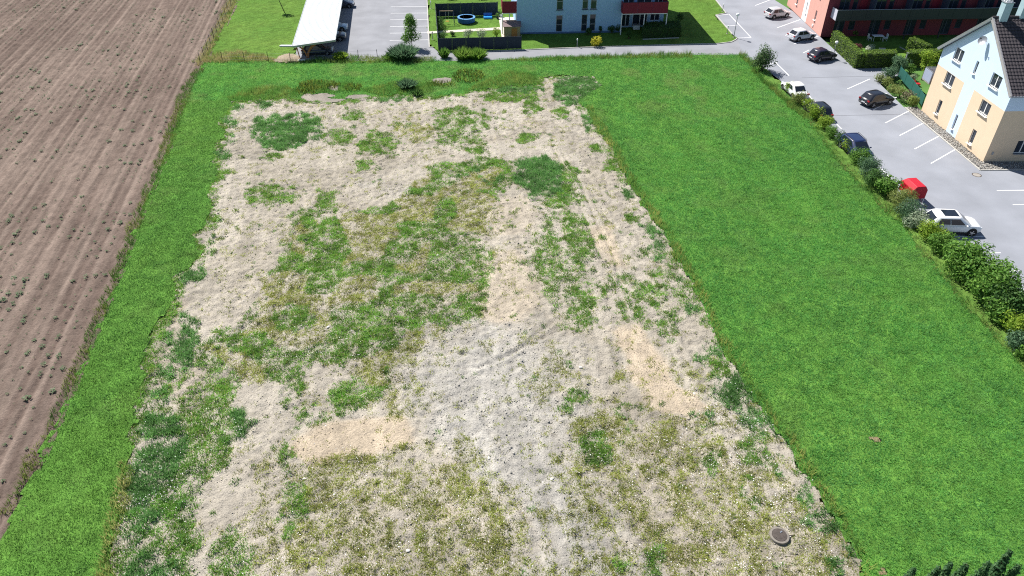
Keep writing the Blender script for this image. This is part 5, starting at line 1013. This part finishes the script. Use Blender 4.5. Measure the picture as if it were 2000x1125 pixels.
for k in range(6):
    x0 = 1.6 + k * 5.2
    fr += [(x0, x0 + 1.5, 2.95, 5.3), (x0 + 1.9, x0 + 2.6, 2.95, 5.3), (x0, x0 + 1.5, .1, 2.35), (x0 + 2.1, x0 + 3.0, .9, 2.2)]
fr2 = [q for q in fr]; Pf, ef, nf = wall(m, tuple(RB), tuple(RC), [(0, 0), (34, 0), (34, RH), (0, RH)], fr2, .2, 2)
wall(m, tuple(RC), tuple(RD_), [(0, 0), (RL, 0), (RL, RH), (0, RH)], [], .1, 0); wall(m, tuple(RD_), tuple(RA), [(0, 0), (34, 0), (34, RH), (0, RH)], [], .1, 0)
m.build('wall', [M['salmon'], M['white'], M['redw']], t)
for q in rw: window(t, base, Pr, er, nr, *q, mull=0, depth=.14)
for q in fr2: window(t, base, Pf, ef, nf, *q, mull=1 if q[1] - q[0] > 1 else 0, fm='navy', depth=.12, sill=False)
MB(base).prism([tuple(RA - rd * .5), tuple(RB - rd * .5 - np.array([0, 1.0])), tuple(RC - np.array([0, 1.0])), tuple(RD_)], RH, RH + .3).build('roof', M['greym'], t)
bo = np.array([rd[1], -rd[0]]); P0 = RB + rd * .75; BD = 1.75; BZ0, BZ1 = 2.45 * kk, 3.68 * kk; BL = 31.0; rz = math.atan2(rd[1], rd[0])
MB(base).box((*(P0 + rd * BL / 2 + bo * BD / 2), BZ0 + .1), (BL, BD, .2), rz).build('balcony_slab', M['conc'], t)
for i in range(15):
    p = P0 + rd * (BL * (i + .5) / 15) + bo * BD; MB(base).box((*p, (BZ0 + BZ1) / 2), (BL / 15 - .03, .05, BZ1 - BZ0), rz).build('balcony_panel', M['darkm'], t)
p = P0 + bo * BD / 2; MB(base).box((*p, (BZ0 + BZ1) / 2), (.06, BD - .08, BZ1 - BZ0), rz).build('balcony_panel', mat('pale_grey_panel', (.55, .55, .62), .6, var=.04), t)
MB(base).tube([(*(P0), BZ1 + .04), (*(P0 + bo * BD), BZ1 + .04), (*(P0 + rd * BL + bo * BD), BZ1 + .04)], .035, 6).build('handrail', M['steel'], t)
for i in range(7):
    p = P0 + rd * (.6 + BL * i / 6.2) + bo * (BD - .15); MB(base).box((*p, BZ0 / 2), (.12, .12, BZ0), rz).build('balcony_post', M['darkm'], t)
for i in range(1, 6):
    p = P0 + rd * (BL * i / 6.0) + bo * BD / 2; MB(base).box((*p, BZ1 + .6), (.05, BD - .1, 2.2), rz).build('divider_panel', M['navy'], t)
    p = P0 + rd * (BL * i / 6.0 - .9) ; MB(base).box((*(p + bo * .05), 4.3), (1.0, .06, 2.6), rz).build('red_wall_panel', M['redr'] if i % 2 else M['redw'], t)
p = Pr((s0 + 4.5) * kk, .55, -.06); MB(base).box(tuple(p), (.12, .3, .3)).build('vent_box', M['white'], t)
# garden of the salmon building
hd = lambda l, pts, h, c=((.10,.19,.03),(.20,.30,.05)): hedge(l, [np.array(G(*p)) for p in pts], h, c, .10, 100, group='clipped garden hedges')
GL = [G(*p) for p in [(1625,80),(1669,131),(1742,131),(1830,131),(1842,95),(1842,60),(1640,55)]]
o = grid_region('garden_lawn', [np.array(GL)], [], .5, lambda x, y: .03 + turf2(x, y), lawn_col, M['turf']); tag(o, 'small lawn between the hedges of the salmon building', 'lawn', kind='structure')
hd('long clipped hedge slanting along the car park edge', [(1620,87),(1668,134),(1683,134),(1632,87)], 1.9)
hd('clipped hedge facing the car park below the garden lawn', [(1684,134),(1743,132),(1742,124),(1682,126)], 1.9)
hd('dark clipped hedge behind the blue-green bushes', [(1766,132),(1832,130),(1830,123),(1764,125)], 1.9)
hd('tall clipped hedge between two gardens of the salmon building', [(1766,104),(1800,118),(1812,118),(1776,100)], 2.0)
bar(G(1757,93), G(1778,104), .12, .04, 'edging_stone', M['kerb'], bpy.data.objects['garden_lawn'], .08)
t2 = thing('garden_gate', 'green garden gate with grey post between the hedges', 'gate', (*G(1752, 131), 0)); MB().box((0, 0, .6), (1.5, .05, 1.1), .02).build('gate_panel', M['greenf'], t2); MB().box((.85, 0, .9), (.22, .22, 1.8)).build('gate_post', M['greym'], t2, bevel=.02); MB().box((.85, 0, 1.84), (.3, .3, .08)).build('post_cap', M['steel'], t2)
def chair(label, loc, rz):
    c = thing('garden_chair', label, 'chair', (*loc, .03), rz, 'garden chairs'); MB().box((0, 0, .42), (.5, .5, .04)).build('seat', M['white'], c); MB().box((-.24, 0, .72), (.04, .5, .55)).build('backrest', M['white'], c)
    for a in (-.22, .22):
        for b in (-.22, .22): MB().tube([(a, b, 0), (a, b, .42)], .02, 6).build('leg', M['white'], c)
tb = thing('garden_table', 'pale garden table in the shade below the dark balcony', 'table', (*G(1712, 80), .03)); MB().box((0, 0, .72), (1.5, .85, .04)).build('table_top', M['white'], tb, bevel=.01)
for a in (-.65, .65):
    for b in (-.35, .35): MB().tube([(a, b, 0), (a, b, .71)], .025, 6).build('leg', M['white'], tb)
chair('white garden chair left of the shaded table', G(1697, 80), 0); chair('white garden chair right of the shaded table', G(1727, 80), 3.14)
bx_ = thing('planter', 'small white planter on the sunny garden lawn', 'planter', (*G(1722, 99), .03)); MB().box((0, 0, .16), (.8, .4, .32)).build('trough', M['white'], bx_, bevel=.02); MB().box((0, 0, .32), (.7, .3, .03)).build('potting_soil', M['dirtpile'], bx_)
# green screen fence on the bank
fp = [G(1754, 149), G(1766, 163), G(1779, 178), G(1792, 195), G(1800, 207)]
t2 = thing('screen_fence', 'green privacy screen fence above the bank planting', 'fence', (*fp[0], 0)); off = (*fp[0], 0)
for a, b in zip(fp, fp[1:]):
    MB(off).box(((a[0] + b[0]) / 2, (a[1] + b[1]) / 2, .65), (math.dist(a, b) - .1, .04, 1.2), math.atan2(b[1] - a[1], b[0] - a[0])).build('fence_panel', M['greenf'], t2)
for a in fp: MB(off).box((*a, .68), (.08, .08, 1.36)).build('post', M['greenf'], t2)
tb = thing('sun_lounger', 'small red garden seat behind the green screen fence', 'seat', (*G(1789, 168), 0)); MB().box((0, 0, .3), (.8, .5, .08)).build('seat', M['redp'], tb, bevel=.02); MB().box((-.35, 0, .5), (.1, .5, .4)).build('backrest', M['redp'], tb, bevel=.02)
for a in (-.3, .3): MB().box((a, 0, .13), (.05, .44, .26)).build('leg', M['greym'], tb)

# ---------------- carport
FL = Vector((*G(571.5, 89.5, 1.72 * K), 1.72 * K)); FRr = Vector((*G(655, 77, 2.22 * K), 2.22 * K))
Wc = (FRr - FL).dot(CE); FR2 = FL + CE * Wc; FR2.z = FRr.z; LEN = 34.0
base = (FL.x, FL.y, 0)
t = thing('carport', 'long carport with white sheet roof on curved timber arches', 'carport', base)
up = (FR2 - FL).normalized(); nrm = up.cross(CD).normalized(); nrm = nrm if nrm.z > 0 else -nrm
m = MB(base); q = [FL, FR2, FR2 + CD * LEN, FL + CD * LEN]; m.add([p for p in q] + [p - nrm * .16 for p in q], [(0, 1, 2, 3), (7, 6, 5, 4), (0, 4, 5, 1), (1, 5, 6, 2), (2, 6, 7, 3), (3, 7, 4, 0)]); roof = m.build('roof', M['whitem'], t)
m = MB(base)
for i in range(int(LEN / .5)):
    a = FL + CD * (i * .5 + .2) + nrm * .003; b = FR2 + CD * (i * .5 + .2) + nrm * .003; m.add([a, b, b + CD * .05, a + CD * .05] + [p + nrm * .035 for p in (a, b, b + CD * .05, a + CD * .05)], [(4, 5, 6, 7), (0, 1, 5, 4), (1, 2, 6, 5), (2, 3, 7, 6), (3, 0, 4, 7)])
rb = m.build('standing_seams', M['whitem'], roof); rb['kind'] = 'stuff'
m = MB(base); a = FL - CD * .05 - nrm * .01; b = FR2 - CD * .05 - nrm * .01; m.add([a, b, b - nrm * .24, a - nrm * .24] + [p + CD * .045 for p in (a, b, b - nrm * .24, a - nrm * .24)], [(0, 1, 2, 3), (7, 6, 5, 4), (0, 4, 5, 1), (1, 5, 6, 2), (2, 6, 7, 3), (3, 7, 4, 0)]); m.build('fascia', mat('grey_fascia', (.42, .41, .42), .5, .2, var=.05), t)
MB(base).tube([FL - CE * .08 - Vector((0, 0, .1)), FL - CE * .08 + CD * LEN - Vector((0, 0, .1))], .09, 8).build('gutter', M['greym'], t, 50)
g0 = FL - CE * .1 - Vector((0, 0, .12)); MB(base).tube([g0 + CD * .2, g0 - CE * 1.6 + CD * .25 + Vector((0, 0, .05))], .11, 8).tube([g0 + CD * .5, g0 - CE * 1.5 + CD * .55 + Vector((0, 0, .05))], .10, 8).build('drain_spout', M['steel'], t, 50)
for i in range(8):
    o = FL + CD * (.75 + i * 4.6); z0 = 0
    foot = o + CE * 1.55; foot.z = 0
    pl = o + CE * .35; ztop = lambda s: FL.z + (FR2.z - FL.z) * s / Wc - .2
    m = MB(base); m.tube([(pl.x + CE.x * .18, pl.y + CE.y * .18, 0), (pl.x, pl.y, ztop(.35))], .07, 8); m.build('post', M['wood'], t, 50)
    # right sweeping arch
    pts = []
    for k in range(9):
        a = k / 8 * 1.45; s = 1.62 + 2.6 * (1 - math.cos(a)); z = .05 + (ztop(4.2) - .1) * math.sin(a) / math.sin(1.45); p = o + CE * s; pts.append((p.x, p.y, min(z, ztop(s))))
    m = MB(base)
    for a, b in zip(pts, pts[1:]):
        A_ = Vector(a); B_ = Vector(b); d = (B_ - A_).normalized(); h = d.cross(CD).normalized() * .13; w_ = CD * .08
        m.add([A_ - h - w_, A_ - h + w_, A_ + h + w_, A_ + h - w_, B_ - h - w_, B_ - h + w_, B_ + h + w_, B_ + h - w_], [(0, 1, 5, 4), (1, 2, 6, 5), (2, 3, 7, 6), (3, 0, 4, 7), (0, 3, 2, 1), (4, 5, 6, 7)])
    m.build('arch', M['wood'], t)
    pts = []
    for k in range(7):
        a = k / 6 * 1.2; s = 1.5 - 1.15 * (1 - math.cos(a)) / (1 - math.cos(1.2)); z = .05 + (ztop(.4) - .08) * math.sin(a) / math.sin(1.2); p = o + CE * s; pts.append((p.x, p.y, z))
    m = MB(base)
    for a, b in zip(pts, pts[1:]):
        A_ = Vector(a); B_ = Vector(b); d = (B_ - A_).normalized(); h = d.cross(CD).normalized() * .09; w_ = CD * .06
        m.add([A_ - h - w_, A_ - h + w_, A_ + h + w_, A_ + h - w_, B_ - h - w_, B_ - h + w_, B_ + h + w_, B_ + h - w_], [(0, 1, 5, 4), (1, 2, 6, 5), (2, 3, 7, 6), (3, 0, 4, 7), (0, 3, 2, 1), (4, 5, 6, 7)])
    m.build('arch', M['wood'], t)
    a = o + CE * .1; b = o + CE * (Wc - .1); MB(base).add([Vector((p.x, p.y, FL.z + (FR2.z - FL.z) * s - dz)) + CD * w_ for dz in (.17, .36) for p, s in ((a, .02), (b, .98)) for w_ in (-.07, .07)], [(0, 1, 3, 2), (4, 6, 7, 5), (0, 2, 6, 4), (1, 5, 7, 3), (0, 4, 5, 1), (2, 3, 7, 6)]).build('rafter', M['wood'], t)
# heap of earth and slab beside it
pp = GP([(535,119),(548,109),(566,106),(585,111),(592,120),(560,124)])
o = grid_region('earth_heap', [pp], [], .25, lambda x, y: .05 + .22 * np.exp(-((x - pp[:, 0].mean()) ** 2 / 2.2 + (y - pp[:, 1].mean()) ** 2 / 1.5)) + (fbm(x, y, .6, 2, 5) - .5) * .1, lambda x, y: soil_col(x, y) * np.array([.95, .88, .8]), M['soil']); tag(o, 'heap of dry earth beside the carport', 'earth', kind='structure')
c = thing('concrete_slab', 'white concrete slab lying at the foot of the carport', 'slab', (*G(590, 119), .06), .2); MB().box((0, 0, .06), (.9, .45, .12)).build('slab', M['white'], c, bevel=.02)

# ---------------- wire fence
def wire_fence(label, pts, h, gap):
    off = (*pts[0], 0); t = thing('wire_fence', label, 'fence', off); P = []
    for a, b in zip(pts, pts[1:]):
        n = max(1, round(math.dist(a, b) / gap)); P += [(a[0] + (b[0] - a[0]) * i / n, a[1] + (b[1] - a[1]) * i / n) for i in range(n)]
    P.append(pts[-1])
    for i, p in enumerate(P):
        lx, ly = random.uniform(-.09, .09), random.uniform(-.06, .06); MB(off).tube([(p[0], p[1], -.1), (p[0] + lx, p[1] + ly, h * random.uniform(.92, 1.08))], .035, 6).build('post', M['post'], t)
    for z in (.35, .7, h * .9): MB(off).tube([(p[0], p[1], z) for p in P], .008, 4).build('wire', M['steel'], t)
wire_fence('wire fence on dark stakes along the ploughed field', [G(392,124), G(412,88), G(430,55), G(462,-5), G(480,-40)], 1.45, 2.6)
wire_fence('wire fence on dark stakes along the far grass band', [G(435,121), G(478,121), G(525,121), G(568,122), G(620,119), G(700,117), G(738,116)], 1.3, 2.9)
# ---------------- lamps and bollards
x, y = G(1433, 73.5); t = thing('street_lamp', 'slim street lamp with white globe at the lane corner', 'street lamp', (x, y, 0))
MB().tube([(0, 0, 0), (0, 0, 3.0)], [.06, .04], 10).build('pole', M['greym'], t, 50); MB().lathe((0, 0, 3.2), [(.03, -.25), (.2, -.14), (.26, 0), (.2, .14), (.06, .24)], 18).build('globe', M['globe'], t, 60); MB().lathe((0, 0, 0), [(.14, 0), (.14, .06), (.07, .1)], 12).build('base', M['conc'], t)
x, y = G(1634, 84, 2.2); t = thing('garden_lamp', 'white globe lamp rising behind the slanting hedge', 'lamp', (x, y, 0)); MB().tube([(0, 0, 0), (0, 0, 2.1)], .04, 8).build('pole', M['greym'], t, 50); MB().lathe((0, 0, 2.3), [(.03, -.2), (.18, -.1), (.22, 0), (.18, .1), (.05, .19)], 16).build('globe', M['globe'], t, 60)
for u, v, l in [(842,17,'dark bollard lamp beside the far bays of the parking lot'), (845,78,'dark bollard lamp beside the near bays of the parking lot'), (1127,92,'small white-capped bollard lamp on the lawn by the lane'), (1411,23,'thin lawn lamp near the car park corner'), (1420,66,'thin stake on the lawn left of the street lamp')]:
    t = thing('bollard_lamp', l, 'lamp', (*G(u, v), 0), 0, 'garden bollard lamps'); MB().tube([(0, 0, 0), (0, 0, .95)], .045, 8).build('pole', M['greym'], t, 50); MB().lathe((0, 0, .95), [(.07, 0), (.10, .08), (.08, .2), (.03, .26)], 12).build('head', M['globe'], t, 60); MB().lathe((0, 0, 0), [(.13, 0), (.13, .04), (.06, .06)], 10).build('base', M['conc'], t)
# ---------------- fenced garden
def board_fence(label, pts, h):
    off = (*pts[0], 0); t = thing('board_fence', label, 'fence', off, 0, 'dark garden fences')
    for a, b in zip(pts, pts[1:]):
        L = math.dist(a, b); n = max(1, round(L / 1.8)); rz = math.atan2(b[1] - a[1], b[0] - a[0]); dx, dy = (b[0] - a[0]) / L, (b[1] - a[1]) / L
        for i in range(n):
            pn = MB(off); s0 = L * i / n + .05; s1 = L * (i + 1) / n - .05; k = int((s1 - s0) / .15); wv = (s1 - s0) / k
            for j in range(k): s = s0 + wv * (j + .5); pn.box((a[0] + dx * s, a[1] + dy * s, h / 2 + random.uniform(-.01, .01)), (wv * .995, .03 + .016 * (j % 2), h - .08), rz)
            for z in (.35, h - .35): s = (s0 + s1) / 2; pn.box((a[0] + dx * s - dy * .04, a[1] + dy * s + dx * .04, z), (s1 - s0, .04, .08), rz)
            pn.build('fence_panel', M['fenceg'], t)
            p = (a[0] + dx * L * i / n, a[1] + dy * L * i / n, h / 2 + .03); MB(off).box(p, (.09, .09, h + .06), rz).build('post', M['fenceg'], t)
        MB(off).box((b[0], b[1], h / 2 + .03), (.09, .09, h + .06), rz).build('post', M['fenceg'], t)
fa, fb, fc, fd = G(857, 99.5), G(1018, 95.5), G(852, 33), G(972, 30)
board_fence('dark board fence along the front of the fenced garden', [fa, fb], 1.75)
board_fence('dark board fence at the left side of the fenced garden', [(fa[0], fa[1] + .12), (fc[0], fc[1] - .12)], 1.75)
board_fence('dark board fence across the back of the fenced garden', [fc, fd], 2.0)
shrub('dark ivy-like hedge growing along the left garden fence, near part', G(865, 80), .7, 2.2, 1.5, DG, .09, 700, 12); shrub('dark hedge growing along the left garden fence, far part', G(861, 55), .7, 3.2, 1.6, DG, .09, 900, 14)
MB().sheet([G(834,62), G(985,53), G(985,58), G(835,66)], .03).build('garden_path', M['paver']); tag(bpy.data.objects['garden_path'], 'pale paved path across the fenced garden', 'path', kind='structure')
MB().sheet([G(974,34), G(1008,34), G(1010,72), G(980,74)], .034).build('terrace', M['paver']); tag(bpy.data.objects['terrace'], 'pale paved terrace at the corner of the blue building', 'terrace', kind='structure')
x, y = G(911, 43); t = thing('trampoline', 'round blue trampoline in the fenced garden', 'trampoline', (x, y, 0))
MB().lathe((0, 0, 0), [(1.30, .12), (1.34, .70), (1.20, .72), (1.20, .12)], 36).build('skirt', M['tblue'], t, 40)
MB().lathe((0, 0, 0), [(1.36, .72), (1.36, .77), (1.05, .79), (1.05, .74)], 36).build('edge_pad', mat('pad_blue', (.12, .30, .55), .4, var=.05), t, 40); MB().lathe((0, 0, 0), [(1.06, .74), (.5, .735), (.02, .73)], 36).build('jumping_mat', M['tblack'], t)
for i in range(6): a = i * 1.047; MB().tube([(1.25 * math.cos(a), 1.25 * math.sin(a), 0), (1.25 * math.cos(a), 1.25 * math.sin(a), .72)], .03, 6).build('leg', M['steel'], t)
for i in range(6): a = i * 1.047 + .3; MB().tube([(1.36 * math.cos(a), 1.36 * math.sin(a), .7), (1.38 * math.cos(a), 1.38 * math.sin(a), 2.2)], .022, 6).build('net_pole', M['darkm'], t)
x, y = G(953, 36); t = thing('sand_box', 'bright blue plastic sand and water box by the back fence', 'sand box', (x, y, 0), .03); MB().box((0, 0, .15), (1.3, .8, .3)).build('tub', M['sblue'], t, bevel=.06); MB().box((0, .36, .42), (1.3, .06, .6), 0).build('lid', M['tblue'], t, bevel=.02)
x, y = G(873, 47); t = thing('swing_frame', 'small timber swing frame with yellow seat in the garden', 'swing', (x, y, 0), .05)
MB().tube([(-1.0, 0, 1.9), (1.0, 0, 1.9)], .06, 8).build('crossbar', M['wood2'], t, 50)
for a in (-1, 1):
    for b in (-1, 1): MB().tube([(a, 0, 1.9), (a * 1.12, b * .75, 0)], .045, 6).build('leg', M['navy'], t, 50)
for a in (-.15, .3): MB().tube([(a, 0, 1.88), (a, -.1, .45)], .012, 4).build('rope', M['white'], t)
MB().box((.08, -.1, .45), (.5, .22, .05)).build('seat', M['yellow'], t, bevel=.02)
x, y = G(1000, 72); t = thing('garden_shed', 'low timber shed with grey-brown roof at the fence corner', 'shed', (x, y + .5, 0), .05)
MB().box((0, 0, .75), (2.3, 1.4, 1.5)).build('wall', M['wood2'], t); MB().add([(-1.3, -.95, 1.5), (1.3, -.95, 1.5), (1.3, .95, 1.85), (-1.3, .95, 1.85), (-1.3, -.95, 1.58), (1.3, -.95, 1.58), (1.3, .95, 1.93), (-1.3, .95, 1.93)], [(0, 1, 2, 3), (7, 6, 5, 4), (0, 4, 5, 1), (1, 5, 6, 2), (2, 6, 7, 3), (3, 7, 4, 0)]).build('roof', mat('felt_roof', (.20, .15, .15), .9, var=.15), t); MB().box((.3, -.72, .65), (.8, .05, 1.2)).build('door', M['wood'], t)
for u, v, l in [(978,33,'white plant pot at the far corner of the terrace'), (972,37,'dark plant pot on the terrace edge'), (975,29,'small round pot with a bushy plant on the terrace')]:
    t = thing('plant_pot', l, 'plant pot', (*G(u, v), .03), 0, 'terrace pots'); MB().lathe((0, 0, 0), [(.16, 0), (.24, .4), (.2, .4)], 14).build('pot', M['white'] if 'white' in l else M['darkm'], t, 40); V, F, C = leaves([(0, 0, .6)], [.28], 70, .09, MG); np_mesh('plant', V, F, C, M['leaf'], t)
